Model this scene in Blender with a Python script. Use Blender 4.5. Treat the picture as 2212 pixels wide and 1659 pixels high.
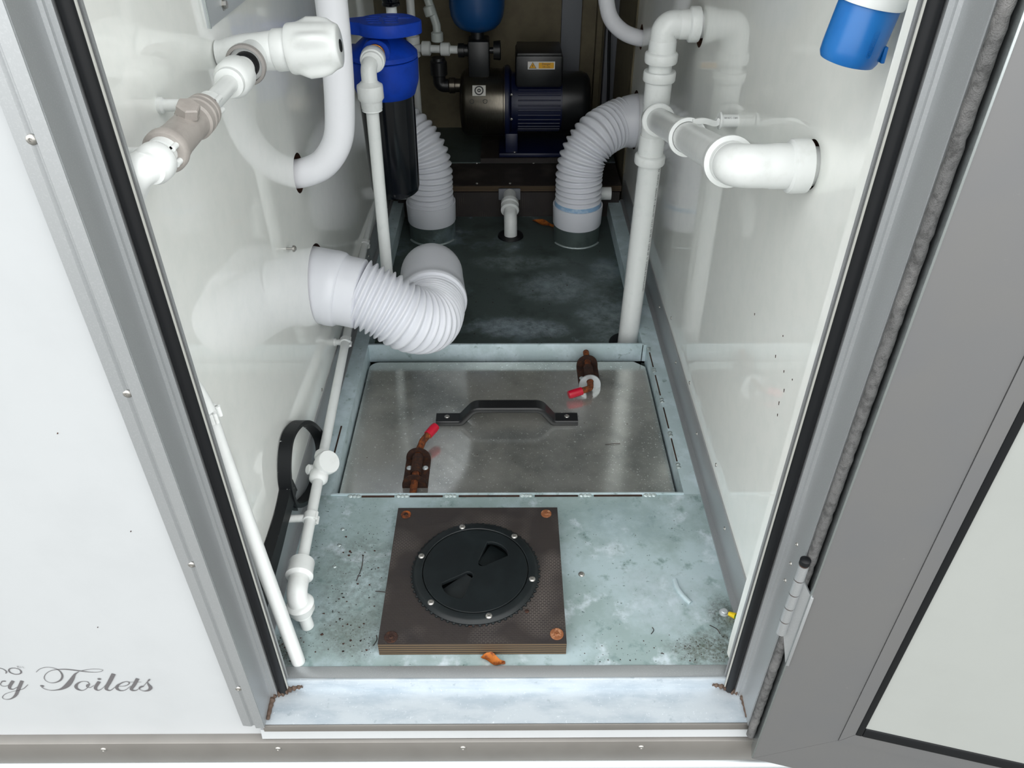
import bpy, bmesh, math, random
from mathutils import Vector, Matrix
random.seed(7)
for o in list(bpy.data.objects): bpy.data.objects.remove(o)
SC = bpy.context.scene
COL = SC.collection
V = Vector

# ------------------------------------------------------------------ camera
PITCH, YAW = 0.6499176, -0.0047753
cd = bpy.data.cameras.new('camera'); cam = bpy.data.objects.new('camera', cd); COL.objects.link(cam)
cp, sp, cy_, sy_ = math.cos(PITCH), math.sin(PITCH), math.cos(YAW), math.sin(YAW)
Zr = Matrix(((cy_, -sy_, 0), (sy_, cy_, 0), (0, 0, 1)))
r_, u_, f_ = Zr @ V((1, 0, 0)), Zr @ V((0, sp, cp)), Zr @ V((0, cp, -sp))
M = Matrix.Identity(4)
for i in range(3):
    M[i][0], M[i][1], M[i][2] = r_[i], u_[i], -f_[i]
M[2][3] = 1.0
cam.matrix_world = M
cd.sensor_fit = 'HORIZONTAL'; cd.sensor_width = 36; cd.lens = 1691.36 / 2212 * 36
cd.clip_start = 0.02; cd.clip_end = 200
SC.camera = cam

# ------------------------------------------------------------------ overcast sky and exposure
W = bpy.data.worlds.new('overcast_sky'); SC.world = W; W.use_nodes = True
nt = W.node_tree; nt.nodes.clear()
tc = nt.nodes.new('ShaderNodeTexCoord'); sx = nt.nodes.new('ShaderNodeSeparateXYZ')
rp = nt.nodes.new('ShaderNodeMapRange'); rp.inputs['From Min'].default_value = 0; rp.inputs['From Max'].default_value = 1
rp.inputs['To Min'].default_value = 0.80; rp.inputs['To Max'].default_value = 1.0
bg = nt.nodes.new('ShaderNodeBackground'); wo = nt.nodes.new('ShaderNodeOutputWorld')
bg.inputs['Color'].default_value = (0.985, 0.995, 0.99, 1)
nt.links.new(tc.outputs['Generated'], sx.inputs[0]); nt.links.new(sx.outputs['Z'], rp.inputs['Value'])
nt.links.new(rp.outputs['Result'], bg.inputs['Strength']); nt.links.new(bg.outputs[0], wo.inputs[0])
SC.view_settings.view_transform = 'Standard'; SC.view_settings.look = 'None'
SC.view_settings.gamma = 1.0; SC.view_settings.use_curve_mapping = False
SC.view_settings.exposure = 1.8

# ------------------------------------------------------------------ materials
def lin(c):
    if isinstance(c, str):
        c = [int(c[i:i + 2], 16) / 255 for i in (0, 2, 4)]
    return tuple((x / 12.92 if x <= .04045 else ((x + .055) / 1.055) ** 2.4) for x in c) + (1,)

def mat(name, col, rough=.4, metal=0, spec=.5, coat=0, coat_rough=.05, noise=None, bump=None):
    """noise=(scale, colour2, low, high[, detail]) mixes a second colour in; bump=(scale, strength)"""
    m = bpy.data.materials.new(name); m.use_nodes = True
    n = m.node_tree; b = n.nodes['Principled BSDF']
    b.inputs['Base Color'].default_value = lin(col)
    b.inputs['Roughness'].default_value = rough; b.inputs['Metallic'].default_value = metal
    b.inputs['Specular IOR Level'].default_value = spec
    b.inputs['Coat Weight'].default_value = coat; b.inputs['Coat Roughness'].default_value = coat_rough
    t = n.nodes.new('ShaderNodeTexCoord')
    if noise:
        layers = noise if isinstance(noise, list) else [noise]
        prev = None
        for L in layers:
            no = n.nodes.new('ShaderNodeTexNoise'); no.inputs['Scale'].default_value = L[0]
            no.inputs['Detail'].default_value = L[4] if len(L) > 4 else 5
            no.inputs['Roughness'].default_value = .62
            mr = n.nodes.new('ShaderNodeMapRange'); mr.interpolation_type = 'SMOOTHSTEP'
            mr.inputs['From Min'].default_value = L[2]; mr.inputs['From Max'].default_value = L[3]
            mx = n.nodes.new('ShaderNodeMix'); mx.data_type = 'RGBA'
            if len(L) > 5:
                mp = n.nodes.new('ShaderNodeMapping'); mp.inputs['Scale'].default_value = L[5]
                n.links.new(t.outputs['Object'], mp.inputs[0]); n.links.new(mp.outputs[0], no.inputs['Vector'])
            else:
                n.links.new(t.outputs['Object'], no.inputs['Vector'])
            n.links.new(no.outputs['Fac'], mr.inputs['Value']); n.links.new(mr.outputs[0], mx.inputs['Factor'])
            if prev is None: mx.inputs['A'].default_value = lin(col)
            else: n.links.new(prev.outputs['Result'], mx.inputs['A'])
            mx.inputs['B'].default_value = lin(L[1]); prev = mx
        n.links.new(prev.outputs['Result'], b.inputs['Base Color'])
    if bump:
        no = n.nodes.new('ShaderNodeTexNoise'); no.inputs['Scale'].default_value = bump[0]; no.inputs['Detail'].default_value = 4
        bp = n.nodes.new('ShaderNodeBump'); bp.inputs['Strength'].default_value = bump[1]; bp.inputs['Distance'].default_value = .002
        n.links.new(t.outputs['Object'], no.inputs['Vector']); n.links.new(no.outputs['Fac'], bp.inputs['Height'])
        n.links.new(bp.outputs[0], b.inputs['Normal'])
    return m

MT = {}
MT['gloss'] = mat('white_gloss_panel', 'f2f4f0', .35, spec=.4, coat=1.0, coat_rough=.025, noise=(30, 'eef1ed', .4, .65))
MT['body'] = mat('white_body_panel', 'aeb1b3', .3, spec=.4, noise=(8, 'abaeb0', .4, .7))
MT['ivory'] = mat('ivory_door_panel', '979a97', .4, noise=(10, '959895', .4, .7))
MT['pvc'] = mat('white_plastic', 'e0e3e2', .3, noise=(60, 'd9dcda', .5, .75))
MT['pvc2'] = mat('white_pipe', 'dde0df', .26, noise=[(45, 'd6dad9', .5, .75), (220, 'b8b4a8', .72, .8)])
MT['flex'] = mat('lilac_white_hose', 'dfe1e8', .32, noise=(300, '9a958c', .76, .82))
MT['hose'] = mat('smooth_white_hose', 'eaebf0', .42)
MT['stone'] = mat('grey_beige_plastic', 'a29c97', .45, noise=(70, '98928d', .4, .7))
MT['greyring'] = mat('grey_rubber_ring', '8f8b88', .5)
MT['dark'] = mat('dark_cavity', '3a2418', .9, noise=(40, '1c100a', .4, .7))
MT['ply'] = mat('brown_plywood_cavity', '4a2c1b', .85, noise=(60, '2a170d', .35, .7))
MT['alu'] = mat('anodised_aluminium', 'a8abad', .42, .6, noise=[(6, 'a0a4a7', .4, .7, 3, (1, 1, .15)), (700, 'aeb1b3', .5, .7, 2)])
MT['alub'] = mat('bright_aluminium', 'bcc4ca', .45, .4, noise=[(14, 'a7b2bb', .4, .68, 6, (1, 3, 3)), (260, 'd8dee2', .6, .75), (60, 'a2acb4', .62, .72)])
MT['alus'] = mat('satin_aluminium_trim', '8d8a86', .5, .65, noise=(9, '878480', .4, .7, 3))
MT['door'] = mat('grey_door_profile', '767676', .5, .5, noise=[(5, '737476', .4, .7, 3), (140, '7d7d7d', .68, .75)])
MT['edge'] = mat('polished_edge', 'bcc3c4', .25, .9)
MT['roll'] = mat('rounded_aluminium', 'a9aeb0', .38, .85)
MT['rubber'] = mat('black_rubber', '0e1013', .5, spec=.3)
MT['bead'] = mat('pale_seal_bead', '9c9d98', .35)
MT['rubberw'] = mat('black_rubber_with_residue', '0e1114', .5, spec=.3, noise=(90, 'b9bcbb', .69, .74))
MT['black'] = mat('black_plastic', '17181a', .36, spec=.5, noise=(350, '222426', .5, .75))
MT['blackhatch'] = mat('black_hatch_plastic', '101517', .45, spec=.35, noise=[(25, '151b1d', .4, .7), (400, '3d4749', .70, .76)])
MT['brush'] = mat('grey_pile_seal', '636363', .95, noise=[(120, '444444', .4, .7), (18, '7c7b7a', .5, .75)], bump=(900, .9))
MT['blue'] = mat('blue_plastic', '0438a4', .5, spec=.25, noise=(40, '033294', .4, .7))
MT['bluecap'] = mat('light_blue_plastic', '1064aa', .32, noise=(18, '0d5aa0', .4, .7))
MT['bluetank'] = mat('blue_enamel', '12457a', .3)
MT['bluemotor'] = mat('dark_blue_enamel', '0a1334', .4)
MT['sump'] = mat('navy_filter_bowl', '03060c', .16, spec=.35)
MT['brass'] = mat('brass', 'a8722f', .35, .9, noise=(200, '7a4a1c', .4, .7))
MT['steel'] = mat('stainless_steel', '5e5a52', .28, .95, noise=(60, '6a655c', .4, .7, 4, (12, 1, 1)))
MT['chrome'] = mat('screw_steel', 'a9a7a3', .3, .85)
MT['rust'] = mat('rust', '7a3e16', .85, .1, noise=[(160, '4a2410', .4, .62), (60, 'a8581c', .55, .72)], bump=(500, .6))
MT['rustdark'] = mat('dark_rust', '33201a', .75, .3, noise=[(120, '4f2d17', .45, .7), (40, '221613', .5, .7)], bump=(500, .5))
MT['rustcop'] = mat('rusted_washer', '8a5636', .7, .4, noise=[(150, 'b98a6a', .5, .68), (90, '5a3120', .55, .7)])
MT['zinc'] = mat('zinc_plate', 'c2c7ca', .45, .5)
MT['red'] = mat('red_plastic', 'b80f2e', .3)
MT['yellow'] = mat('yellow_plastic', 'e0c010', .4)
MT['green'] = mat('green_wire', '4f7a20', .5)
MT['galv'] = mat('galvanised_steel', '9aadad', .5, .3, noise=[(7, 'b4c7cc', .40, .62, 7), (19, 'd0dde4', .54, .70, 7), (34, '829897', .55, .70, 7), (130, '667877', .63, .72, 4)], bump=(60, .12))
MT['galvd'] = mat('dark_galvanised_steel', '566260', .48, .45, noise=[(4.5, '76858a', .52, .64, 7), (14, '48534f', .5, .7, 6), (9, '8e9da3', .62, .7, 7), (80, '323c3a', .68, .76, 4)], bump=(60, .12))  # darker steel tone for the rear plate, mottled with paler blotches
MT['galvl'] = mat('galvanised_ledge', 'b6c8cc', .5, .2, noise=[(14, 'cddde4', .42, .66, 6), (50, '8fa2a3', .58, .72, 5)], bump=(90, .2))
MT['weld'] = mat('weld_bead', 'b6c2c2', .35, .7, bump=(400, .8))
MT['lid'] = mat('scuffed_aluminium_lid', 'cacbc7', .14, .72, noise=[(5, '9c9f9d', .4, .7, 4), (150, 'f4f8f7', .645, .66, 3), (330, 'f4f8f7', .665, .68, 2)], bump=(25, .02))
MT['sealant'] = mat('brown_sealant', '55453a', .7, noise=(90, '4d3b30', .4, .7), bump=(300, .6))
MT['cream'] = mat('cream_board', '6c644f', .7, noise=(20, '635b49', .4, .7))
MT['post'] = mat('grey_post', '74777d', .6)
MT['filmply'] = mat('brown_film_plywood', '2a2422', .6, noise=(25, '252020', .4, .7))
MT['plyedge'] = mat('plywood_edge', '80663f', .8)
MT['text'] = mat('dark_lettering', '5c5a5c', .6)
MT['print'] = mat('pipe_print', '3c3e40', .6)
MT['leaf'] = mat('dry_orange_leaf', 'a85f1c', .75, noise=(90, '6e3410', .5, .68))
MT['debris'] = mat('brown_debris', '3a2118', .9, noise=(50, '160d0a', .45, .6))
MT['labelw'] = mat('label_white', 'd8d6d0', .5)
MT['labely'] = mat('label_yellow', 'e0a412', .5)
MT['ground'] = mat('grey_gravel', '6e6e6a', .95, noise=[(30, '565653', .4, .7), (160, '94938e', .6, .75)], bump=(120, 1))
MT['bluestain'] = mat('blue_stained_cuff', '8fb4d6', .35, noise=(60, 'b9cfe2', .45, .7))
MT['clear'] = mat('frosted_fitting', 'b9c0bc', .3)

def add_stain(m, centre, radius, col, amount=.9, scale=14):
    """a dirt stain with its own outline, fixed to the surface"""
    n = m.node_tree; b = n.nodes['Principled BSDF']
    src = b.inputs['Base Color'].links[0].from_socket if b.inputs['Base Color'].links else None
    t = n.nodes.new('ShaderNodeTexCoord')
    sb = n.nodes.new('ShaderNodeVectorMath'); sb.operation = 'SUBTRACT'; sb.inputs[1].default_value = (centre[0], centre[1] - 1.2, centre[2])   # the floor's origin lies at y = 1.2
    dv = n.nodes.new('ShaderNodeVectorMath'); dv.operation = 'DIVIDE'; dv.inputs[1].default_value = radius
    ln = n.nodes.new('ShaderNodeVectorMath'); ln.operation = 'LENGTH'
    no = n.nodes.new('ShaderNodeTexNoise'); no.inputs['Scale'].default_value = scale; no.inputs['Detail'].default_value = 7; no.inputs['Roughness'].default_value = .7
    ma = n.nodes.new('ShaderNodeMath'); ma.operation = 'MULTIPLY_ADD'; ma.inputs[1].default_value = 1.6; ma.inputs[2].default_value = -.8
    ad = n.nodes.new('ShaderNodeMath'); ad.operation = 'ADD'
    mr = n.nodes.new('ShaderNodeMapRange'); mr.interpolation_type = 'SMOOTHSTEP'
    mr.inputs['From Min'].default_value = 1.1; mr.inputs['From Max'].default_value = .35
    mr.inputs['To Min'].default_value = 0; mr.inputs['To Max'].default_value = amount
    n2 = n.nodes.new('ShaderNodeTexNoise'); n2.inputs['Scale'].default_value = scale * 4.5; n2.inputs['Detail'].default_value = 8; n2.inputs['Roughness'].default_value = .75
    m2 = n.nodes.new('ShaderNodeMapRange'); m2.inputs['From Min'].default_value = .36; m2.inputs['From Max'].default_value = .62; m2.inputs['To Min'].default_value = .15
    mu = n.nodes.new('ShaderNodeMath'); mu.operation = 'MULTIPLY'
    mx = n.nodes.new('ShaderNodeMix'); mx.data_type = 'RGBA'; mx.inputs['B'].default_value = lin(col)
    L = n.links.new
    L(t.outputs['Object'], sb.inputs[0]); L(sb.outputs[0], dv.inputs[0]); L(dv.outputs[0], ln.inputs[0])
    L(t.outputs['Object'], no.inputs['Vector']); L(no.outputs['Fac'], ma.inputs[0]); L(ma.outputs[0], ad.inputs[0]); L(ln.outputs['Value'], ad.inputs[1])
    L(ad.outputs[0], mr.inputs['Value']); L(t.outputs['Object'], n2.inputs['Vector']); L(n2.outputs['Fac'], m2.inputs['Value'])
    L(mr.outputs[0], mu.inputs[0]); L(m2.outputs[0], mu.inputs[1]); L(mu.outputs[0], mx.inputs['Factor'])
    if src: L(src, mx.inputs['A'])
    else: mx.inputs['A'].default_value = b.inputs['Base Color'].default_value
    L(mx.outputs['Result'], b.inputs['Base Color'])

add_stain(MT['galv'], (.30, .675, 0), (.085, .035, .1), '4a4a38', .9, 40)
add_stain(MT['galv'], (.325, .735, 0), (.03, .04, .1), '3f4034', .85, 40)
add_stain(MT['galv'], (-.33, .67, 0), (.035, .05, .1), '4a443a', .85, 40)
add_stain(MT['galv'], (-.24, .79, 0), (.10, .16, .1), '76827f', .75, 22)
add_stain(MT['galv'], (-.23, .70, 0), (.08, .05, .1), '5c6058', .6, 60)
add_stain(MT['galv'], (.24, .76, 0), (.10, .075, .1), 'bccad2', .7, 12)
add_stain(MT['galv'], (.20, .93, 0), (.12, .06, .1), '93a8ae', .6, 14)
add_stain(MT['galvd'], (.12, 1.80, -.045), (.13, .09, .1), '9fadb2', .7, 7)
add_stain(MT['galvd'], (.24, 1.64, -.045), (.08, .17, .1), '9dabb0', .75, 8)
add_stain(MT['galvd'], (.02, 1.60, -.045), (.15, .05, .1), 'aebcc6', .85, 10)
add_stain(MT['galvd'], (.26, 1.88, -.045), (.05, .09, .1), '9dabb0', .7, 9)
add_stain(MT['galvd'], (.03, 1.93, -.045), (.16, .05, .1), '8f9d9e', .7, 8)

# film-faced ply: fine woven mesh imprint; ply edge: layered veneers
def weave():
    m = MT['filmply']; n = m.node_tree; b = n.nodes['Principled BSDF']
    src = b.inputs['Base Color'].links[0].from_socket
    t = n.nodes.new('ShaderNodeTexCoord'); br = n.nodes.new('ShaderNodeTexBrick')
    br.inputs['Scale'].default_value = 1; br.inputs['Brick Width'].default_value = .0062; br.inputs['Row Height'].default_value = .0031
    br.inputs['Mortar Size'].default_value = .0006; br.inputs['Color1'].default_value = (0, 0, 0, 1); br.inputs['Color2'].default_value = (0, 0, 0, 1); br.inputs['Mortar'].default_value = (1, 1, 1, 1)
    no = n.nodes.new('ShaderNodeTexNoise'); no.inputs['Scale'].default_value = 14
    mr = n.nodes.new('ShaderNodeMapRange'); mr.inputs['From Min'].default_value = .5; mr.inputs['From Max'].default_value = .75; mr.inputs['To Max'].default_value = .55
    mu = n.nodes.new('ShaderNodeMath'); mu.operation = 'MULTIPLY'
    mx = n.nodes.new('ShaderNodeMix'); mx.data_type = 'RGBA'; mx.inputs['B'].default_value = lin('756d67')
    bp = n.nodes.new('ShaderNodeBump'); bp.inputs['Strength'].default_value = .5; bp.inputs['Distance'].default_value = .001
    L = n.links.new
    L(t.outputs['Object'], br.inputs['Vector']); L(t.outputs['Object'], no.inputs['Vector']); L(no.outputs['Fac'], mr.inputs['Value'])
    L(br.outputs['Color'], mu.inputs[0]); L(mr.outputs[0], mu.inputs[1]); L(mu.outputs[0], mx.inputs['Factor']); L(src, mx.inputs['A'])
    L(mx.outputs['Result'], b.inputs['Base Color']); L(br.outputs['Color'], bp.inputs['Height']); L(bp.outputs[0], b.inputs['Normal'])
    m = MT['plyedge']; n = m.node_tree; b = n.nodes['Principled BSDF']
    t = n.nodes.new('ShaderNodeTexCoord'); wv = n.nodes.new('ShaderNodeTexWave'); wv.bands_direction = 'Z'
    wv.inputs['Scale'].default_value = 60; wv.inputs['Distortion'].default_value = .6; wv.inputs['Detail'].default_value = 2
    cr = n.nodes.new('ShaderNodeValToRGB'); cr.color_ramp.elements[0].color = lin('1f1712'); cr.color_ramp.elements[1].color = lin('5e4d37')
    n.links.new(t.outputs['Object'], wv.inputs['Vector']); n.links.new(wv.outputs['Fac'], cr.inputs[0]); n.links.new(cr.outputs[0], b.inputs['Base Color'])
weave()

# ------------------------------------------------------------------ object helpers
def root_loc(o):
    while o.parent: o = o.parent
    return V(o.location)

def tag(o, label=None, cat=None, group=None, kind=None):
    if label: o['label'] = label
    if cat: o['category'] = cat
    if group: o['group'] = group
    if kind: o['kind'] = kind
    return o

def thing(name, label, cat, loc=(0, 0, 0), group=None):
    o = bpy.data.objects.new(name, None); COL.objects.link(o); o.location = loc; o.empty_display_size = .02
    return tag(o, label, cat, group)

def struct(name, loc=(0, 0, 0)):
    o = bpy.data.objects.new(name, None); COL.objects.link(o); o.location = loc
    o['kind'] = 'structure'; return o

def finish(me, m, smooth=True, ang=40):
    if m is not None and not me.materials:
        for k in (m if isinstance(m, (list, tuple)) else [m]): me.materials.append(MT[k] if isinstance(k, str) else k)
    if smooth:
        me.polygons.foreach_set('use_smooth', [True] * len(me.polygons))
        me.set_sharp_from_angle(angle=math.radians(ang))
    me.update()

def link(name, me, parent, label=None, kind=None):
    o = bpy.data.objects.new(name, me); COL.objects.link(o)
    if parent: o.parent = parent
    if label: o['label'] = label
    if kind: o['kind'] = kind
    return o

def obj(name, verts, faces, m, parent=None, smooth=True, ang=40, label=None, kind=None):
    """verts in world space; the object's origin is its thing's base"""
    off = root_loc(parent) if parent else V((0, 0, 0))
    me = bpy.data.meshes.new(name)
    me.from_pydata([tuple(V(v) - off) for v in verts], [], faces)
    finish(me, m, smooth, ang)
    return link(name, me, parent, label, kind)

class B:
    """collects pieces into one mesh"""
    def __init__(s): s.v = []; s.f = []
    def add(s, v, f):
        o = len(s.v); s.v += [tuple(x) for x in v]; s.f += [[i + o for i in q] for q in f]; return s
    def obj(s, name, m, parent=None, **k): return obj(name, s.v, s.f, m, parent, **k)

def basis(d):
    d = V(d).normalized(); a = V((0, 0, 1)) if abs(d.z) < .9 else V((1, 0, 0))
    u = a.cross(d).normalized(); return u, d.cross(u).normalized(), d

def g_box(lo, hi):
    x0, y0, z0 = lo; x1, y1, z1 = hi
    v = [(x0, y0, z0), (x1, y0, z0), (x1, y1, z0), (x0, y1, z0), (x0, y0, z1), (x1, y0, z1), (x1, y1, z1), (x0, y1, z1)]
    return v, [[0, 3, 2, 1], [4, 5, 6, 7], [0, 1, 5, 4], [1, 2, 6, 5], [2, 3, 7, 6], [3, 0, 4, 7]]

def g_bbox(lo, hi, bev=.002, seg=2):
    bm = bmesh.new(); v, f = g_box(lo, hi); vs = [bm.verts.new(x) for x in v]
    for q in f: bm.faces.new([vs[i] for i in q])
    bmesh.ops.bevel(bm, geom=bm.edges[:], offset=bev, segments=seg, profile=.5, affect='EDGES')
    bm.verts.index_update(); r = [tuple(x.co) for x in bm.verts], [[x.index for x in q.verts] for q in bm.faces]
    bm.free(); return r

def g_tube(path, rad, seg=24, cap=True, closed=False, ell=None, up=None):
    """sweep a circle (or an ellipse/rectangle outline ell) along a path"""
    P = [V(p) for p in path]; n = len(P)
    R = rad if isinstance(rad, (list, tuple)) else [rad] * n
    out = ell or [(math.cos(2 * math.pi * k / seg), math.sin(2 * math.pi * k / seg)) for k in range(seg)]
    seg = len(out); v = []; f = []
    def tan(i):
        if closed: return (P[(i + 1) % n] - P[i - 1]).normalized()
        a = P[i] - P[i - 1] if i > 0 else P[1] - P[0]
        b = P[i + 1] - P[i] if i < n - 1 else P[-1] - P[-2]
        if a.length < 1e-9: a = b
        if b.length < 1e-9: b = a
        return (a.normalized() + b.normalized()).normalized()
    t0 = tan(0)
    if up is not None:
        u = (V(up) - t0 * V(up).dot(t0)).normalized()
    else: u = basis(t0)[0]
    for i in range(n):
        t = tan(i)
        if up is not None: u = (V(up) - t * V(up).dot(t)).normalized()
        else: u = (u - t * u.dot(t)).normalized()
        w = t.cross(u)
        for a, b in out: v.append(P[i] + (u * a + w * b) * R[i])
    m = n if closed else n - 1
    for i in range(m):
        for k in range(seg):
            j = (i + 1) % n
            f.append([i * seg + k, i * seg + (k + 1) % seg, j * seg + (k + 1) % seg, j * seg + k])
    if cap and not closed:
        f.append([k for k in range(seg)][::-1]); f.append([(n - 1) * seg + k for k in range(seg)])
    return v, f

def g_lathe(o, d, prof, seg=32):
    """prof: list of (distance along d, radius)"""
    u, w, d = basis(d); o = V(o)
    v = []; f = []
    for s, r in prof:
        r = max(r, 1e-5)
        for k in range(seg):
            a = 2 * math.pi * k / seg
            v.append(o + d * s + (u * math.cos(a) + w * math.sin(a)) * r)
    n = len(prof)
    for i in range(n - 1):
        for k in range(seg):
            f.append([i * seg + k, i * seg + (k + 1) % seg, (i + 1) * seg + (k + 1) % seg, (i + 1) * seg + k])
    if abs(prof[0][0] - prof[-1][0]) < 1e-7 and min(prof[0][1], prof[-1][1]) > 1e-4:   # a ring: close the section
        for k in range(seg): f.append([(n - 1) * seg + k, (n - 1) * seg + (k + 1) % seg, (k + 1) % seg, k])
    else:
        f.append([k for k in range(seg)][::-1]); f.append([(n - 1) * seg + k for k in range(seg)])
    return v, f

def tube(name, path, rad, m, parent, seg=24, **k):
    kk = {q: k.pop(q) for q in ('cap', 'closed', 'ell', 'up') if q in k}
    v, f = g_tube(path, rad, seg, **kk); return obj(name, v, f, m, parent, **k)

def lathe(name, o, d, prof, m, parent, seg=32, **k):
    v, f = g_lathe(o, d, prof, seg); return obj(name, v, f, m, parent, **k)

def box(name, lo, hi, m, parent, bev=0, **k):
    v, f = g_bbox(lo, hi, bev) if bev else g_box(lo, hi)
    return obj(name, v, f, m, parent, **k)

def fillet(pts, r, n=8):
    """polyline with rounded corners"""
    P = [V(p) for p in pts]; out = [P[0]]
    for i in range(1, len(P) - 1):
        a, b, c = P[i - 1], P[i], P[i + 1]
        d1, d2 = (a - b).normalized(), (c - b).normalized()
        rr = r[i - 1] if isinstance(r, (list, tuple)) else r
        ang = d1.angle(d2); t = min(rr / math.tan(ang / 2), (a - b).length * .49, (c - b).length * .49) if ang < 3.1 else 0
        s, e = b + d1 * t, b + d2 * t
        bis = (d1 + d2)
        if t <= 1e-6 or bis.length < 1e-6: out.append(b); continue
        rad = t * math.tan(ang / 2); cen = b + bis.normalized() * (rad / math.sin(ang / 2))
        v0, v1 = s - cen, e - cen; tot = v0.angle(v1)
        for k in range(n + 1):
            q = k / n
            out.append(cen + (v0 * math.sin((1 - q) * tot) + v1 * math.sin(q * tot)) / math.sin(tot))
    out.append(P[-1]); return out

def catmull(pts, n=16, closed=False):
    P = [V(p) for p in pts]; L = len(P); out = []
    m = L if closed else L - 1
    for i in range(m):
        if closed: p0, p1, p2, p3 = P[i - 1], P[i], P[(i + 1) % L], P[(i + 2) % L]
        else: p0, p1, p2, p3 = P[max(i - 1, 0)], P[i], P[i + 1], P[min(i + 2, L - 1)]
        for k in range(n):
            t = k / n
            out.append(.5 * ((2 * p1) + (p2 - p0) * t + (2 * p0 - 5 * p1 + 4 * p2 - p3) * t * t + (3 * p1 - p0 - 3 * p2 + p3) * t ** 3))
    if not closed: out.append(P[-1])
    return out

def resample(P, step):
    L = [0]
    for a, b in zip(P, P[1:]): L.append(L[-1] + (b - a).length)
    n = max(2, int(L[-1] / step)); out = []; j = 0
    for i in range(n + 1):
        s = L[-1] * i / n
        while j < len(P) - 2 and L[j + 1] < s: j += 1
        t = (s - L[j]) / max(L[j + 1] - L[j], 1e-9); out.append(P[j].lerp(P[j + 1], min(max(t, 0), 1)))
    return out, L[-1]

def g_curve(splines, depth, origin, U, Vv, bevel=0, text=None, size=1):
    """filled flat outline(s) given thickness along U x V; inner outlines become holes"""
    if text is None:
        c = bpy.data.curves.new('outline', 'CURVE'); c.dimensions = '2D'; c.fill_mode = 'BOTH'
        for s in splines:
            sp_ = c.splines.new('POLY'); sp_.points.add(len(s) - 1)
            for p, q in zip(sp_.points, s): p.co = (q[0], q[1], 0, 1)
            sp_.use_cyclic_u = True
    else:
        c = bpy.data.curves.new('outline', 'FONT'); c.body = text; c.size = size; c.align_x = 'CENTER'; c.align_y = 'CENTER'; c.resolution_u = 3
    c.extrude = max(depth / 2 - bevel, 0)
    if bevel: c.bevel_depth = bevel; c.bevel_resolution = 1; c.offset = -bevel
    t = bpy.data.objects.new('outline', c); me = bpy.data.meshes.new_from_object(t)
    U = V(U).normalized(); Vv = V(Vv).normalized(); N = U.cross(Vv); o = V(origin)
    v = [o + U * x.co.x + Vv * x.co.y + N * x.co.z for x in me.vertices]; f = [list(p.vertices) for p in me.polygons]
    bpy.data.objects.remove(t); bpy.data.curves.remove(c); bpy.data.meshes.remove(me)
    return v, f

def plate(name, splines, depth, origin, U, Vv, m, parent, bevel=0, **k):
    v, f = g_curve(splines, depth, origin, U, Vv, bevel); return obj(name, v, f, m, parent, **k)

def circ(cx, cy, r, n=40, a0=0): return [(cx + r * math.cos(a0 + 2 * math.pi * i / n), cy + r * math.sin(a0 + 2 * math.pi * i / n)) for i in range(n)]
def rect(x0, y0, x1, y1): return [(x0, y0), (x1, y0), (x1, y1), (x0, y1)]
def rrect(x0, y0, x1, y1, r, n=5):
    o = []
    for cx, cy, a in ((x1 - r, y1 - r, 0), (x0 + r, y1 - r, 90), (x0 + r, y0 + r, 180), (x1 - r, y0 + r, 270)):
        for i in range(n + 1): q = math.radians(a + 90 * i / n); o.append((cx + r * math.cos(q), cy + r * math.sin(q)))
    return o

_screw = {}
def screw(parent, p, n, r=.0038, m='chrome', name='screw', h=None):
    """small domed screw head with a recess, shared mesh per size"""
    h = h or r * .5; key = (r, m, round(h, 5))
    if key not in _screw:
        prof = [(0, r), (h * .35, r * .98), (h * .7, r * .8), (h * .95, r * .48), (h * .95, r * .36), (h * .4, r * .26), (h * .4, .0)]
        v, f = g_lathe((0, 0, 0), (0, 0, 1), prof, 14); me = bpy.data.meshes.new('screw')
        me.from_pydata([tuple(x) for x in v], [], f); finish(me, m, True, 50); _screw[key] = me
    o = link(name, _screw[key], parent)
    o.matrix_local = Matrix.Translation(V(p) - (root_loc(parent) if parent else V((0, 0, 0)))) @ V((0, 0, 1)).rotation_difference(V(n)).to_matrix().to_4x4()
    return o

# ================================================================== SETTING
XL, XR = -.362, .352          # inner faces of the side walls
YF, YB = .58, 2.73            # front body plane, back wall
ZR = -.045                    # lower rear tank top
ZC = 1.9                      # ceiling
YW = 2.30                     # where the gloss side panels stop

g = struct('ground', (0, 0, -.62))
box('gravel', (-6, -6, -.66), (6, 8, -.62), 'ground', g)

def wall_side(name, x, sgn, holes):
    w = struct(name, (x, YF, 0))
    sp_ = [rect(.60, -.12, YW, ZC)] + [circ(a, b, r, 44) for a, b, r in holes]
    v, f = g_curve(sp_, .03, (x + sgn * .015, 0, 0), (0, 1, 0), (0, 0, 1))
    o = obj('panel', v, f, ['gloss', 'ply'], w, ang=30)
    for p in o.data.polygons:
        if abs(p.normal.x) < .5: p.material_index = 1
    box('rear_panel', (min(x, x + sgn * .03), YW, -.12), (max(x, x + sgn * .03), YB, ZC), 'cream', w)
    box('backing_board', (min(x + sgn * .031, x + sgn * .045), .60, -.12), (max(x + sgn * .031, x + sgn * .045), YB, ZC), 'dark', w)
    return w
wl = wall_side('wall_left', XL, -1, [(1.298, .472, .034), (1.300, .2525, .0755), (2.16, .27, .075)])
wr = wall_side('wall_right', XR, 1, [(2.2, .478, .031), (2.172, .268, .078), (.878, .652, .0285), (1.531, .649, .03)])
for y, z in ((1.436, .087), (1.214, .079), (.976, .084)): screw(wr, (XR, y, z), (-1, 0, 0), .0035)
for p, q, r in ((.842, .402, .0018), (.80, .405, .0015), (.79, .385, .0016), (.835, .44, .0012), (.795, .36, .0015), (.775, .415, .001)):
    pass
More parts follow.
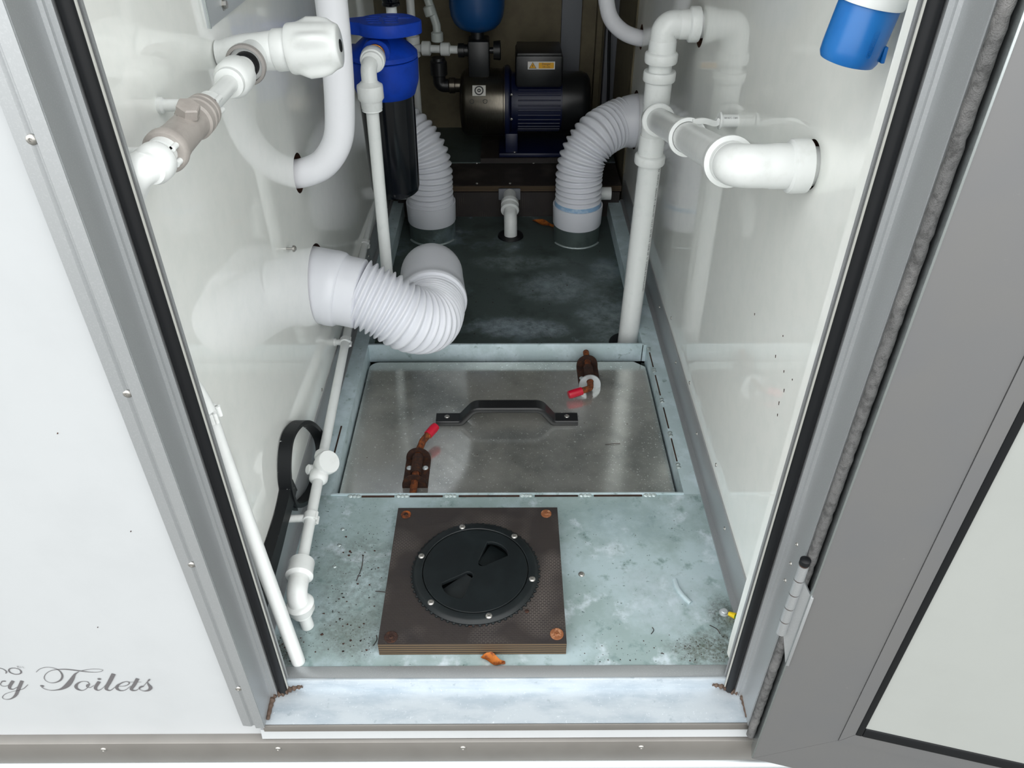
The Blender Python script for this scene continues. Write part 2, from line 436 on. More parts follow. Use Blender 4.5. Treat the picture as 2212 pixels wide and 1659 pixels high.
screw(wl, (XL, 1.20, .075), (1, 0, 0), .0035)

wb = struct('wall_back', (0, YB, 0))
box('panel', (-.42, YB, -.1), (.42, YB + .03, ZC), 'cream', wb)
box('post', (.172, YB - .025, .05), (.236, YB, ZC), 'post', wb, .002)
box('corner_strip', (.285, YB - .04, .05), (.305, YB, ZC), 'cream', wb, .002)
box('corner_strip', (.315, YB - .05, .05), (XR, YB, ZC), 'post', wb, .002)
box('cover_strip', (XR - .004, 2.285, .066), (XR, 2.32, ZC), 'cream', wr, .001)

ce = struct('ceiling', (0, 1.6, ZC))
box('panel', (-.42, .60, ZC), (.42, YB + .03, ZC + .04), 'dark', ce)

# ------------------------------------------------ tank top ("floor")
fl = struct('floor', (0, 1.2, 0))
HX0, HX1, HY0, HY1 = -.318, .311, .990, 1.460
box('front_plate', (XL, .63, -.05), (XR, HY0, 0), 'galv', fl, 0, smooth=False)
box('side_ledge', (XL, HY0, -.05), (HX0, 2.24, 0), 'galvl', fl, 0, smooth=False)
v, f = g_box((HX1, HY0, -.05), (XR, 2.24, 0))
v = [(x - .011 * max(0, min(1, (y - 1.46) / .05)) if x < .32 else x, y, z) for x, y, z in v]
b = B(); b.add(*g_box((HX1, HY0, -.05), (XR, HY1, 0))); b.add(*g_box((.302, HY1, -.05), (XR, 2.24, 0)))
b.obj('side_ledge', 'galvl', fl, smooth=False)
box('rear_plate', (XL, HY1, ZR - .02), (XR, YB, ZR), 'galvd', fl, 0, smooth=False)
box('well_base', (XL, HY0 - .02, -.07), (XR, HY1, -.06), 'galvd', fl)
box('front_lip', (HX0, HY0 - .001, -.05), (HX1, HY0 + .0035, .0025), 'galvl', fl, .001)
box('rear_lip', (HX0, HY1, -.06), (HX1 - .006, HY1 + .006, .002), 'galvl', fl, .0012)
# stitch welds and open slots along the rim
for x in (-.275, -.19, -.105, .03, .135, .25):
    b = B()
    for k in range(3):
        c = V((x + (k - 1) * .007, HY0 - .001, .0005)); b.add(*g_lathe(c - V((0, 0, .002)), (0, 0, 1), [(0, .0062), (.002, .0055), (.0036, .003), (.0042, 0)], 12))
    b.obj('weld', 'weld', fl)
for x0, x1 in ((-.262, -.204), (-.177, -.118), (-.09, .018), (.045, .122), (.15, .236)):
    box('slot', (x0, HY0 - .0056, -.001), (x1, HY0 - .0012, .0006), 'dark', fl)
for y in (1.06, 1.15, 1.255, 1.36, 1.44):
    b = B()
    for k in range(2): b.add(*g_lathe((HX1 + .003, y + k * .008, -.002), (0, 0, 1), [(0, .005), (.002, .0045), (.0033, .0025), (.0038, 0)], 12))
    b.obj('weld', 'weld', fl)
for y0, y1 in ((1.075, 1.14), (1.17, 1.235), (1.275, 1.345), (1.375, 1.43)):
    box('slot', (HX1 + .001, y0, -.001), (HX1 + .0035, y1, .0007), 'dark', fl)
for y0, y1 in ((1.10, 1.18),): box('slot', (HX0 - .014, y0, -.001), (HX0 - .011, y1, .0007), 'dark', fl)
# front-left seam welds
for y in (.83, .875, .91): lathe('weld', (-.283, y, -.001), (0, 0, 1), [(0, .0042), (.0014, .0034), (.0022, .0018), (.0024, 0)], 'weld', fl, 12)
# steel spigots for the hoses
for x, y in ((-.222, 2.10), (.197, 2.08)):
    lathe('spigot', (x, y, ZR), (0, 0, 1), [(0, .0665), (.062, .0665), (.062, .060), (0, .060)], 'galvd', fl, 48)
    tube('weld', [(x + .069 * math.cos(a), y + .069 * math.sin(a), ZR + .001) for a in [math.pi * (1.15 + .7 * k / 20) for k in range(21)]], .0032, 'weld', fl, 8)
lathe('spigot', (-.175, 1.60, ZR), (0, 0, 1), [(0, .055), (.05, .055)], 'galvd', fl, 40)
# raised weld scar on the front plate
tube('weld', catmull([(.262, .80, .0005), (.264, .782, .0008), (.272, .765, .0008), (.279, .755, .0005)], 6), .0042, 'galv', fl, 10)
screw(fl, (.115, .812, 0), (0, 0, 1), .0052)

ch = struct('chassis', (0, 2, -.3))  # unseen underbody, added to block light from the ground beneath
box('tank_body', (-2.1, .63, -.50), (2.1, 3.3, -.145), 'dark', ch)
box('crossmember', (-2.1, .60, -.20), (2.1, .63, -.145), 'dark', ch)

# ------------------------------------------------ aluminium angles at the foot of the walls
for nm, x, s in (('baseboard_left', XL, 1), ('baseboard_right', XR, -1)):
    a = struct(nm, (x, .65, 0)); t = .003
    ya = .70 if s < 0 else .66
    box('upright_leg', (min(x, x + s * t), ya, .0005), (max(x, x + s * t), 2.24, .066), 'alu', a, .0008)
    box('flat_leg', (min(x + s * t, x + s * .012), ya, .0005), (max(x + s * t, x + s * .012), 2.24, .004), 'alu', a)
    for y in ((.867, 1.102, 1.329, 1.549, 1.80) if s < 0 else (1.11, 1.5, 1.8)):
        screw(a, (x + s * t, y, .045), (s, 0, 0), .0036)

# ------------------------------------------------ sill, jambs, seals, front body panel
si = struct('trim_1', (0, .60, 0))
box('sill_upstand', (-.335, .628, -.03), (.330, .648, .0025), 'alu', si, .0015)
box('sill_lip', (-.335, .6235, -.03), (.330, .6285, .0045), 'alub', si, .002)
v = [(-.337, .626, -.018), (.331, .626, -.018), (.331, .574, -.022), (-.337, .574, -.022), (-.337, .574, -.040), (.331, .574, -.040), (.331, .626, -.040), (-.337, .626, -.040)]
obj('sill_plate', v, [[0, 3, 2, 1], [3, 4, 5, 2], [0, 1, 6, 7], [4, 7, 6, 5], [0, 7, 4, 3], [1, 2, 5, 6]], 'alub', si, smooth=False)
box('sill_front', (-.339, .5715, -.036), (.331, .5735, -.0215), 'alus', si, .0005)
for sx in (-1, 1):   # smeared sealant in the corners
    xj = -.333 if sx < 0 else .327
    p = catmull([(xj, .580, -.019), (xj + .001 * sx, .60, -.0175), (xj - .001 * sx, .616, -.0165), (xj - .012 * sx, .618, -.0155), (xj - .024 * sx, .6225, -.013), (xj - .040 * sx, .623, -.008)], 8)
    n = len(p); tube('sealant', p, [(.0022 + .0026 * math.sin(math.pi * k / (n - 1))) * (1 + .25 * math.sin(k * 1.9) + .15 * math.sin(k * 4.3)) for k in range(n)], 'sealant', si, 10)

ZT = 1.78
def jamb(name, xi, s):
    """xi: inner face of the door frame; s = -1 left jamb, +1 right jamb"""
    j = struct(name, (xi, .575, 0)); zb = -.022
    def pro(pn, pts, m, z0=zb, z1=ZT, **k):
        pts = [(xi + s * a, y) for a, y in pts]
        if s < 0: pts = pts[::-1]
        v = [(x, y, z0) for x, y in pts] + [(x, y, z1) for x, y in pts]; n = len(pts)
        f = [[i, (i + 1) % n, n + (i + 1) % n, n + i] for i in range(n)] + [list(range(n))[::-1], list(range(n, 2 * n))]
        return obj(pn, v, f, m, j, ang=25, **k)
    # a: distance away from the opening
    pro('inner_face', [(0, .5715), (.0015, .5715), (.012, .5715), (.012, .60), (.012, .634), (-.0085, .634), (-.0085, .6140), (-.0040, .6135), (-.0034, .6105), (0, .6098)], 'alu')
    pro('front_flange', [(.0005, .570), (.0125, .570), (.0135, .573), (.0155, .5745), (.017, .5745), (.0195, .5725), (.031, .5735), (.031, .579), (.0005, .579)] if s < 0 else [(.0005, .570), (.009, .570), (.009, .575), (.031, .575), (.031, .579), (.0005, .579)], 'alu', zb - .002)
    # seal: black bulb in a pale carrier
    z0 = -.016
    tube('rubber_seal', [(xi - s * .0150, .621, z0), (xi - s * .0150, .621, ZT)], .0066, 'rubber', j, 20)
    pro('seal_carrier', [(-.0230, .627), (-.0230, .631), (-.0085, .633), (-.0085, .627)], 'alu', -.010)
    tube('seal_bead', [(xi - s * .0212, .622, z0 + .002), (xi - s * .0212, .622, ZT)], .0018, 'bead', j, 14, label='pale bead of the seal')
    return j
jl = jamb('trim_2', -.3355, -1)
jr = jamb('trim_3', .326, 1)
for z in (.793, .554, .313, .067): screw(jl, (-.3535, .5738, z), (0, -1, 0), .0044)
for z in (.318, .285, .255): screw(jr, (.326, .595, z), (-1, 0, 0), .0028)
# pale lining board between the right jamb and the wall
ln = struct('trim_4', (.32, .65, 0))
v = [(.312, .636, .018), (.312, .660, .012), (.312, .664, .04), (.312, .664, ZT), (.312, .636, ZT)]
v = v + [(XR, y, z) for x, y, z in v]
obj('lining_board', v, [[0, 4, 3, 2, 1], [5, 6, 7, 8, 9], [0, 1, 6, 5], [1, 2, 7, 6], [2, 3, 8, 7], [3, 4, 9, 8], [4, 0, 5, 9]], 'gloss', ln, smooth=False)

wf = struct('wall_front', (0, YF, 0))
ZTOP = 2.15
box('body_panel', (-2.2, YF, -.06), (-.345, YF + .02, ZTOP), 'body', wf)
box('body_panel', (.34, YF, -.06), (2.2, YF + .02, ZTOP), 'body', wf)
box('body_panel', (-.345, YF, ZT), (.34, YF + .02, ZTOP), 'body', wf)
v = [(-.345, .574, -.036), (.34, .574, -.036), (.34, .571, -.054), (-.345, .571, -.054), (-.345, .60, -.036), (.34, .60, -.036), (.34, .60, -.06), (-.345, .60, -.06)]
obj('body_panel', v, [[0, 3, 2, 1], [0, 1, 5, 4], [3, 7, 6, 2], [4, 5, 6, 7], [0, 4, 7, 3], [1, 2, 6, 5]], 'body', wf, smooth=False)
box('roof', (-2.2, YF, ZTOP), (2.2, 3.4, ZTOP + .05), 'body', wf)

LET = [[(-6613,935,7.7),(-6570,1019,13.4),(-6527,1055,11.5),(-6506,1058,10.5),(-6474,1031,11.5),(-6460,981,17.3),(-6484,944,13.5)],[(-6314,1060,8.6),(-6372,1057,13.4),(-6415,1018,19.2),(-6418,964,17.3),(-6375,924,11.6),(-6315,929,13.5),(-6277,966,21.2),(-6274,1025,13.4),(-6314,1060,8.6)],[(-6736,747,19.5),(-6829,590,33.4),(-6849,564,19.7),(-6766,625,5.9),(-6643,712,9.8),(-6604,760,15.6),(-6563,767,21.4),(-6554,760,9.7)],[(-6646,703,9.8),(-6647,663,8.8),(-6608,650,7.8),(-6549,676,7.8)],[(-6456,771,42.8),(-6541,659,41.1),(-6565,597,31.5),(-6532,579,11.8),(-6466,623,6.9),(-6412,675,5.9)],[(-6338,773,42.8),(-6444,605,43.2),(-6544,446,37.7),(-6630,365,19.9),(-6695,339,9.0),(-6739,353,8.0),(-6737,402,8.9),(-6667,474,6.9),(-6558,526,4.9),(-6455,561,5.9),(-6383,596,7.9),(-6294,688,7.8)],[(-6083,970,6.7),(-6003,1045,6.7),(-5905,1076,6.7),(-5817,1053,8.6),(-5773,988,14.4),(-5777,886,23.2),(-5831,792,23.3),(-5909,737,13.7),(-5981,727,7.8),(-6028,773,7.8),(-6022,854,9.7),(-5956,947,7.7),(-5861,1010,7.7),(-5749,1029,11.5),(-5654,1025,16.3),(-5520,994,17.3),(-5404,966,9.6),(-5299,964,5.8),(-5227,992,5.8),(-5227,1022,5.8),(-5315,1033,5.8),(-5405,1022,6.7),(-5490,997,9.6)],[(-5531,977,7.7),(-5603,919,25.1),(-5690,791,54.5),(-5785,670,64.7),(-5876,594,39.4),(-5951,562,17.7),(-6043,552,8.9),(-6107,581,8.9),(-6137,634,11.8)],[(-6143,659,25.5),(-6120,655,33.3),(-6099,646,23.5)],[(-5490,746,9.8),(-5561,755,8.8),(-5634,713,23.5),(-5684,643,39.3),(-5684,578,31.5),(-5630,546,9.9),(-5554,598,7.9),(-5494,685,11.7),(-5495,746,9.8)],[(-5503,685,21.5),(-5529,668,21.6),(-5543,630,11.8),(-5504,615,7.9),(-5438,667,5.9)],[(-5345,750,42.9),(-5422,641,41.2),(-5446,580,35.5),(-5422,548,13.8),(-5360,588,6.9),(-5283,675,5.9)],[(-5346,809,23.3),(-5326,809,35.0),(-5303,809,23.3)],[(-5105,923,52.2),(-5202,761,50.7),(-5294,614,45.2),(-5304,561,29.6),(-5264,546,11.8),(-5197,604,6.9),(-5143,665,5.9)],[(-5137,639,5.9),(-5046,647,7.9),(-4979,690,11.8),(-4963,734,15.6),(-5006,746,9.8),(-5089,700,19.6),(-5147,639,35.4),(-5163,577,35.5),(-5128,538,15.8),(-5057,559,7.9),(-4967,646,5.9)],[(-4828,815,44.7),(-4908,681,45.1),(-4975,585,41.4),(-4973,544,25.7),(-4917,549,9.9),(-4847,619,5.9)],[(-4950,737,5.9),(-4802,736,5.9)],[(-4672,804,9.7),(-4688,783,23.4),(-4724,740,9.8),(-4800,645,6.9),(-4864,593,5.9)],[(-4721,746,7.8),(-4724,688,23.5),(-4717,609,45.3),(-4759,548,31.6),(-4823,529,11.9),(-4866,561,8.9),(-4860,607,23.6),(-4817,636,25.6),(-4799,631,11.8)],[(-6281,1107,3.8),(-6250,1106,3.8)],[(-6266,1107,3.8),(-6276,1063,3.8)],[(-6253,1063,3.8),(-6234,1106,3.8),(-6230,1066,3.8),(-6206,1103,3.8),(-6201,1063,3.8)]]
lb = B()
for n_, S in enumerate(LET):
    q = catmull([(a / 1e4, w / 1e4, c / 1e4) for a, c, w in S], 10) if len(S) > 2 and n_ < 19 else [V((a / 1e4, w / 1e4, c / 1e4)) for a, c, w in S]
    vv = []; yy = YF - .0006 - .00002 * n_
    for i, p in enumerate(q):
        a, c = q[max(i - 1, 0)], q[min(i + 1, len(q) - 1)]
        t = V((c.x - a.x, 0, c.z - a.z)).normalized(); nn = V((-t.z, 0, t.x)); h = max(p.y, .0005) * .5
        vv += [V((p.x, yy, p.z)) + nn * h, V((p.x, yy, p.z)) - nn * h]
    lb.add(vv, [[2 * i, 2 * i + 1, 2 * i + 3, 2 * i + 2] for i in range(len(q) - 1)])
lb.obj('lettering', 'text', wf, smooth=False, label='grey script lettering reading ry Toilets under no')

sk = struct('trim_5', (0, .57, -.08))
box('skirt_face', (-2.2, .566, -.109), (2.2, .585, -.056), 'alus', sk, .0012)
b = B(); pr = [(.566, -.109), (.5605, -.112), (.557, -.118), (.5570, -.120), (.560, -.125), (.566, -.1275), (.585, -.1275), (.585, -.109)]
v = [(-2.2, y, z) for y, z in pr] + [(2.2, y, z) for y, z in pr]; n = len(pr)
b.add(v, [[i, n + i, n + (i + 1) % n, (i + 1) % n] for i in range(n)] + [list(range(n)), list(range(n, 2 * n))[::-1]])
b.obj('rounded_edge', 'roll', sk, ang=60)
for x in (-.569, -.325, -.066, .184, -.82, .44): screw(sk, (x, .566, -.071), (0, -1, 0), .0044)

# ------------------------------------------------ open door
th = math.radians(14.5)
DD = V((math.cos(th), -math.sin(th), 0)); DN = V((-math.sin(th), -math.cos(th), 0))   # along the leaf, towards the viewer
DP = V((.335, .5485, 0))
def dp(s, z, out=0): return DP + DD * s + V((0, 0, z)) + DN * out
do = struct('door_1', tuple(dp(0, -.07)))
def dbox(name, s0, s1, z0, z1, o0, o1, m, parent, bev=0, **k):
    v, f = g_bbox((s0, -o1, z0), (s1, -o0, z1), bev) if bev else g_box((s0, -o1, z0), (s1, -o0, z1))
    return obj(name, [DP + DD * x + DN * -y + V((0, 0, z)) for x, y, z in v], f, m, parent, **k)
ZD = 1.76
# mitred frame: hinge stile and bottom rail
def poly(name, pts, o0, o1, m, parent):
    n = len(pts); v = [dp(s, z, o1) for s, z in pts] + [dp(s, z, o0) for s, z in pts]
    return obj(name, v, [list(range(n)), list(range(n, 2 * n))[::-1]] + [[i, n + i, n + (i + 1) % n, (i + 1) % n] for i in range(n)], m, parent, smooth=False)
poly('hinge_stile', [(0, -.07), (.092, .020), (.092, ZD - .09), (0, ZD)], -.026, 0, 'door', do)
poly('bottom_rail', [(0.0004, -.0704), (.70, -.0704), (.60, .0196), (.0924, .0196)], -.026, -.0002, 'door', do)
poly('lock_stile', [(.70, -.07), (.70, ZD), (.602, ZD - .09), (.602, .02)], -.026, 0, 'door', do)
poly('top_rail', [(0, ZD), (.092, ZD - .09), (.60, ZD - .09), (.70, ZD)], -.026, 0, 'door', do)
poly('inner_bead', [(.0925, .0205), (.1075, .043), (.1075, ZD - .1), (.0925, ZD - .09)], -.02, .0012, 'door', do)
poly('inner_bead', [(.093, .020), (.60, .020), (.585, .0425), (.108, .0425)], -.02, .0010, 'door', do)
dbox('rubber_gasket', .1075, .1155, .0425, ZD - .1, -.02, .0022, 'rubber', do, .0015)
dbox('rubber_gasket', .1155, .585, .0425, .0600, -.02, .0022, 'rubber', do, .0015)
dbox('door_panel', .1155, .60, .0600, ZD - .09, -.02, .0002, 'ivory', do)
dbox('stile_edge', -.0010, .0012, -.068, ZD, -.024, .0008, 'edge', do, .0006)
box('shadow_gap_strip', (.3352, .5665, -.05), (.358, .5697, ZT), 'rubber', jr, .001)  # black strip standing in for the shadowed gap behind the door edge
# pile seal strip along the hinge side
bp_ = [(.3305 + .0003 * math.sin(k * 1.7) + .0002 * math.sin(k * 4.1), .5640 + .0003 * math.sin(k * 2.3), -.036 + k * (ZT + .036) / 240) for k in range(241)]
tube('brush_seal', bp_, [.0054 + .0002 * math.sin(k * 2.9) for k in range(241)], 'brush', jr, 14)
# butt hinge
hx, hy = .3205, .558
hg = tube('hinge', [(hx, hy, .205), (hx, hy, .33)], .0050, 'dark', do, 16)
for k in range(5):
    z = .206 + k * .0246
    tube('knuckle', [(hx, hy, z), (hx, hy, z + .0228)], .0058, 'alu', hg, 20)
lathe('pin_cap', (hx, hy, .3295), (0, 0, 1), [(0, .0058), (.006, .0058), (.0075, .004), (.0078, 0)], 'rubber', hg, 20)
p0, p1 = V((hx + .004, hy - .003, 0)), dp(.001, 0, .0005)
b = B(); q0, q1 = V((hx + .003, hy + .001, 0)), dp(-.001, 0, -.002)
v = [q0 + V((0, 0, .2065)), q1 + V((0, 0, .155)), q1 + V((0, 0, .285)), q0 + V((0, 0, .305))]; v += [x + V((.0015, .0025, 0)) for x in v]
b.add(v, g_box((0, 0, 0), (1, 1, 1))[1]); b.obj('hinge_leaf', 'alu', hg, smooth=False)
dbox('leaf_return', -.0005, .0030, .155, .285, 0, .0022, 'alu', hg, .0005)

# ================================================================== THINGS
def collar_ring(o, d, s0, s1, r, b=.0018): return g_lathe(V(o), d, [(s0, r - b), (s0 + b, r), (s1 - b, r), (s1, r - b)], 40)

def corrugated(name, path, r_in, r_out, pitch, m, parent, seg=48, fade=1):
    P, L = resample(path, pitch / 10); n = len(P) - 1; cnt = round(L / pitch)
    R = []
    for i in range(n + 1):
        s = i / n * cnt; R.append(r_in + (r_out - r_in) * (.5 + .5 * math.cos(2 * math.pi * s)) ** .85)
    v, f = g_tube(P, R, seg); return obj(name, v, f, m, parent, ang=120)

# ---- hose from the left wall, looping over the hatch
h = thing('corrugated_hose', 'white corrugated waste hose bulging from left wall above the silver hatch', 'hose', (-.17, 1.6, ZR))
path = catmull([(-.40, 1.302, .256), (-.35, 1.30, .253), (-.30, 1.293, .243), (-.24, 1.285, .215), (-.195, 1.287, .183), (-.165, 1.318, .158), (-.157, 1.37, .147), (-.16, 1.42, .145), (-.165, 1.47, .145)], 14)
P, L = resample(path, .004)
def cut(P, a, b): n = len(P) - 1; return P[int(a * n):int(b * n) + 1]
corrugated('corrugated_sleeve', cut(P, .275, .84), .0575, .0665, .0115, 'flex', h)
a, b2 = P[int(.02 * (len(P) - 1))], P[int(.295 * (len(P) - 1))]; d = (b2 - a).normalized()
LL = (b2 - a).length
lathe('wall_cuff', a, d, [(0, .0705), (.052, .0715), (.055, .0722), (.060, .0722), (.072, .0715), (.076, .0690), (.077, .0675), (LL - .030, .0665), (LL - .004, .0665), (LL - .002, .0640), (LL, .0605)], 'flex', h, 48)
a2 = P[int(.80 * (len(P) - 1))]; e2 = P[-1]; d2 = (e2 - a2).normalized(); L2 = (e2 - a2).length
lathe('end_cuff', a2, d2, [(0, .0605), (.003, .0645), (.020, .0650), (.023, .0665), (.024, .0715), (.028, .0728), (.036, .0728), (.040, .0712), (.062, .0705), (L2 + .018, .0690)], 'flex', h, 48)
el = fillet([e2 + d2 * .012, V((-.172, 1.545, .143)), V((-.175, 1.60, .06)), V((-.175, 1.60, ZR + .045))], .055, 10)
tube('elbow', el, .0685, 'flex', h, 48)

# ---- rear hoses on the two spigots
def rear_hose(label, x, y, wallx, wy, wz, s, blue):
    h = thing('corrugated_hose', label, 'hose', (x, y, .01))
    path = catmull([(x, y, .06), (x, y, .11), (x, y + .003, .16), (x + s * .012, y + .01, .205), (x + s * .045, y + .03, .245), (wallx - s * .055, wy - .012, wz - .006), (wallx - s * .03, wy, wz)], 12)
    corrugated('corrugated_sleeve', path, .0555, .0655, .0145, 'flex', h)
    lathe('lower_cuff', (x, y, 0), (0, 0, 1), [(.004, .0675), (.007, .0690), (.058, .0705), (.062, .0705), (.062, .0665), (.03, .0655)], 'flex', h, 48)
    if blue: lathe('inner_cuff', (x, y, .04), (0, 0, 1), [(0, .0655), (.034, .0655), (.037, .060)], 'bluestain', h, 48, label='pale blue stained inner cuff')
    else: lathe('inner_cuff', (x, y, .04), (0, 0, 1), [(0, .0655), (.03, .0655), (.033, .060)], 'flex', h, 48)
    d = V((wallx + s * .03, wy + .008, wz + .003)) - V((wallx - s * .068, wy - .012, wz - .008))
    lathe('wall_cuff', V((wallx - s * .068, wy - .012, wz - .008)), d, [(0, .0605), (.002, .0645), (.040, .0660), (.044, .0690), (.066, .0705), (.07, .0705), (.1, .0705)], 'flex', h, 48)
    return h
rear_hose('white corrugated waste hose behind the blue water filter', -.222, 2.10, XL, 2.16, .27, -1, False)
rear_hose('white corrugated waste hose with blue-stained cuff beside the dark blue pump', .197, 2.08, XR, 2.165, .268, 1, True)

# ---- smooth overflow hoses
h = thing('overflow_hose', 'smooth white bent hose entering left wall behind the stop tap', 'hose', (XL, 1.3, .47))
tube('hose_body', catmull([(-.39, 1.298, .470), (-.355, 1.299, .472), (-.316, 1.30, .489), (-.287, 1.30, .530), (-.276, 1.30, .590), (-.270, 1.30, .68), (-.268, 1.30, .76), (-.266, 1.30, .9), (-.266, 1.30, 1.1)], 12), .0245, 'hose', h, 32)
h = thing('overflow_hose', 'smooth white bent hose entering right wall above the rear corrugated hose', 'hose', (XR, 2.2, .47))
tube('hose_body', catmull([(.38, 2.2, .474), (.345, 2.2, .476), (.305, 2.2, .490), (.272, 2.2, .518), (.256, 2.2, .555), (.250, 2.2, .61), (.247, 2.2, .8)], 12), .0205, 'hose', h, 28)

# ---- water filter on the left wall
FX, FY = -.237, 1.56
w = thing('water_filter', 'blue-headed water filter with navy bowl hanging by left wall', 'filter', (FX, FY, .325))
lathe('filter_bowl', (FX, FY, .322), (0, 0, 1), [(0, .036), (.003, .043), (.008, .048), (.018, .0505), (.20, .0535), (.24, .0535)], 'sump', w, 56)
lathe('lock_ring', (FX, FY, .525), (0, 0, 1), [(0, .052), (.003, .056), (.022, .0625), (.030, .0645), (.068, .0655), (.0695, .064), (.0695, .05)], 'blue', w, 56)
lathe('filter_head', (FX, FY, .5955), (0, 0, 1), [(0, .064), (.0015, .0655), (.009, .0650), (.018, .056), (.036, .034), (.040, .030), (.044, .029), (.045, .027), (.045, 0)], 'blue', w, 56)
lathe('inlet_boss', (FX - .004, 1.545, .614), (0, -1, 0), [(0, .0265), (.030, .0262), (.043, .0258), (.045, .0240), (.045, .016), (.02, .016)], 'blue', w, 40)
box('wall_bracket', (XL, 1.53, .60), (FX, 1.59, .612), 'blue', w, .002)
p = thing('filter_pipe', 'white vertical pipe with elbow feeding the blue water filter', 'pipe', (-.249, 1.44, ZR))
lathe('brass_nipple', (FX - .004, 1.515, .616), (0, -1, 0), [(0, .0150), (.014, .0150), (.014, .0172), (.020, .0172), (.021, .0152), (.025, .0152), (.025, .0172), (.031, .0172), (.032, .0152), (.037, .0135)], 'brass', p, 28)
lathe('union_nut', (FX - .005, 1.479, .616), (0, -.97, -.12), [(0, .0195), (.004, .0225), (.016, .0225), (.020, .0215), (.0205, .019), (.026, .0185), (.028, .014)], 'pvc', p, 32)
tube('elbow', fillet([(FX - .005, 1.47, .614), (-.2475, 1.443, .610), (-.2475, 1.441, .575)], .016, 8), .0142, 'pvc', p, 28)
lathe('compression_nut', (-.248, 1.441, .585), (0, 0, -1), [(0, .0145), (.004, .0185), (.007, .0230), (.010, .0235), (.030, .0235), (.034, .0205), (.036, .0195), (.048, .0190), (.050, .0175), (.052, .0185), (.054, .0150)], 'pvc', p, 36)
tube('pipe', [(-.248, 1.441, .54), (-.2535, 1.443, .20), (-.257, 1.488, ZR + .0005)], .0118, 'pvc2', p, 28)

# wrench lying on the filter
kx, ky, kz = -.222, 1.548, .6525
wr_ = thing('filter_wrench', 'flat blue plastic wrench lying on top of the water filter', 'wrench', (kx, ky, kz))
R_ = Matrix.Rotation(math.radians(-1), 3, 'X')
out = []
for k in range(49):
    a = math.radians(150 - 300 * k / 48); rr = .056 + .008 * math.exp(-((math.degrees(a) + 8) / 22) ** 2) + .003 * math.exp(-((math.degrees(a) - 60) / 25) ** 2)
    out.append((rr * math.cos(a), rr * math.sin(a)))
out += [(-.070, -.017), (-.10, -.015), (-.155, -.018), (-.166, -.012), (-.166, .012), (-.155, .018), (-.10, .015), (-.070, .017)]
slots = [rrect(a, c, a + .024, c + .0085, .003, 3) for a, c in ((-.036, .022), (-.004, .024), (-.040, .004), (-.008, .006), (.018, .008), (-.036, -.014), (-.004, -.012), (-.03, -.032), (.0, -.031))]
v, f = g_curve([out] + slots, .022, (0, 0, 0), (1, 0, 0), (0, 1, 0), .002)
obj('wrench_body', [V((kx, ky, kz)) + R_ @ V(x) for x in v], f, 'blue', wr_)
v, f = g_curve([[(x * .88, y * .88) for x, y in out]], .004, (0, 0, -.003), (1, 0, 0), (0, 1, 0))
obj('web', [V((kx, ky, kz)) + R_ @ V(x) for x in v], f, 'blue', wr_)

# ---- pipe clips
def clip(label, cx, cy, cz, r, wallx, axis, group=None, m='pvc', drop=0):
    """saddle clip: open ring round a pipe on a short foot to the wall"""
    c = thing('pipe_clip', label, 'clip', (wallx, cy, cz), group)
    s = 1 if wallx > cx else -1
    ax = V(axis).normalized(); e1 = V((s, 0, 0)); e1 = (e1 - ax * e1.dot(ax)).normalized(); e2 = ax.cross(e1)
    o = V((cx, cy, cz)); rm = r + .0016
    ring = [o + (e1 * math.cos(a) + e2 * math.sin(a)) * rm for a in [math.radians(-150 + 300 * k / 28) for k in range(29)]]
    hw = .0065
    tube('ring', ring, 1, 'pvc' if m == 'pvc' else m, c, ell=[(hw, .0016), (-hw, .0016), (-hw, -.0016), (hw, -.0016)], up=ax)
    for sg in (-1, 1):
        a = math.radians(150 * sg); q = o + (e1 * math.cos(a) + e2 * math.sin(a)) * (rm + .001)
        tube('hook', [q - ax * hw, q + ax * hw], .0028, m, c, 10)
    lathe('foot', o + e1 * rm, e1, [(0, .0062), (abs(wallx - cx) - rm - .006, .0062), (abs(wallx - cx) - rm - .004, .0085), (abs(wallx - cx) - rm, .0085)], m, c, 18)
    return c

# ---- upper left run: tap, union, check valve, elbow, drain pipe
ZP, XP = .739, -.310
t = thing('stop_tap', 'white stop tap with chunky lobed handle on left wall', 'tap', (XL, 1.02, ZP))
lathe('tap_body', (XL + .002, 1.025, .737), (1, .02, .06), [(0, .0165), (.006, .0165), (.012, .0185), (.03, .0215), (.060, .0225), (.072, .0235), (.075, .0215)], 'pvc', t, 36)
lathe('side_port', (-.313, 1.03, ZP), (0, -1, 0), [(0, .0185), (.030, .0190), (.044, .0215), (.05, .0232), (.056, .0235)], 'pvc', t, 36)
lathe('grey_washer', (-.3115, .974, ZP), (0, -1, 0), [(0, .0236), (.003, .0240), (.006, .0230), (.007, .0200), (.0, .0195)], 'greyring', t, 36, label='grey rubber washer')
lathe('bonnet', (-.290, 1.026, .7415), (1, .02, .06), [(0, .0235), (.002, .0250), (.018, .0250), (.020, .0235)], 'pvc', t, 40)
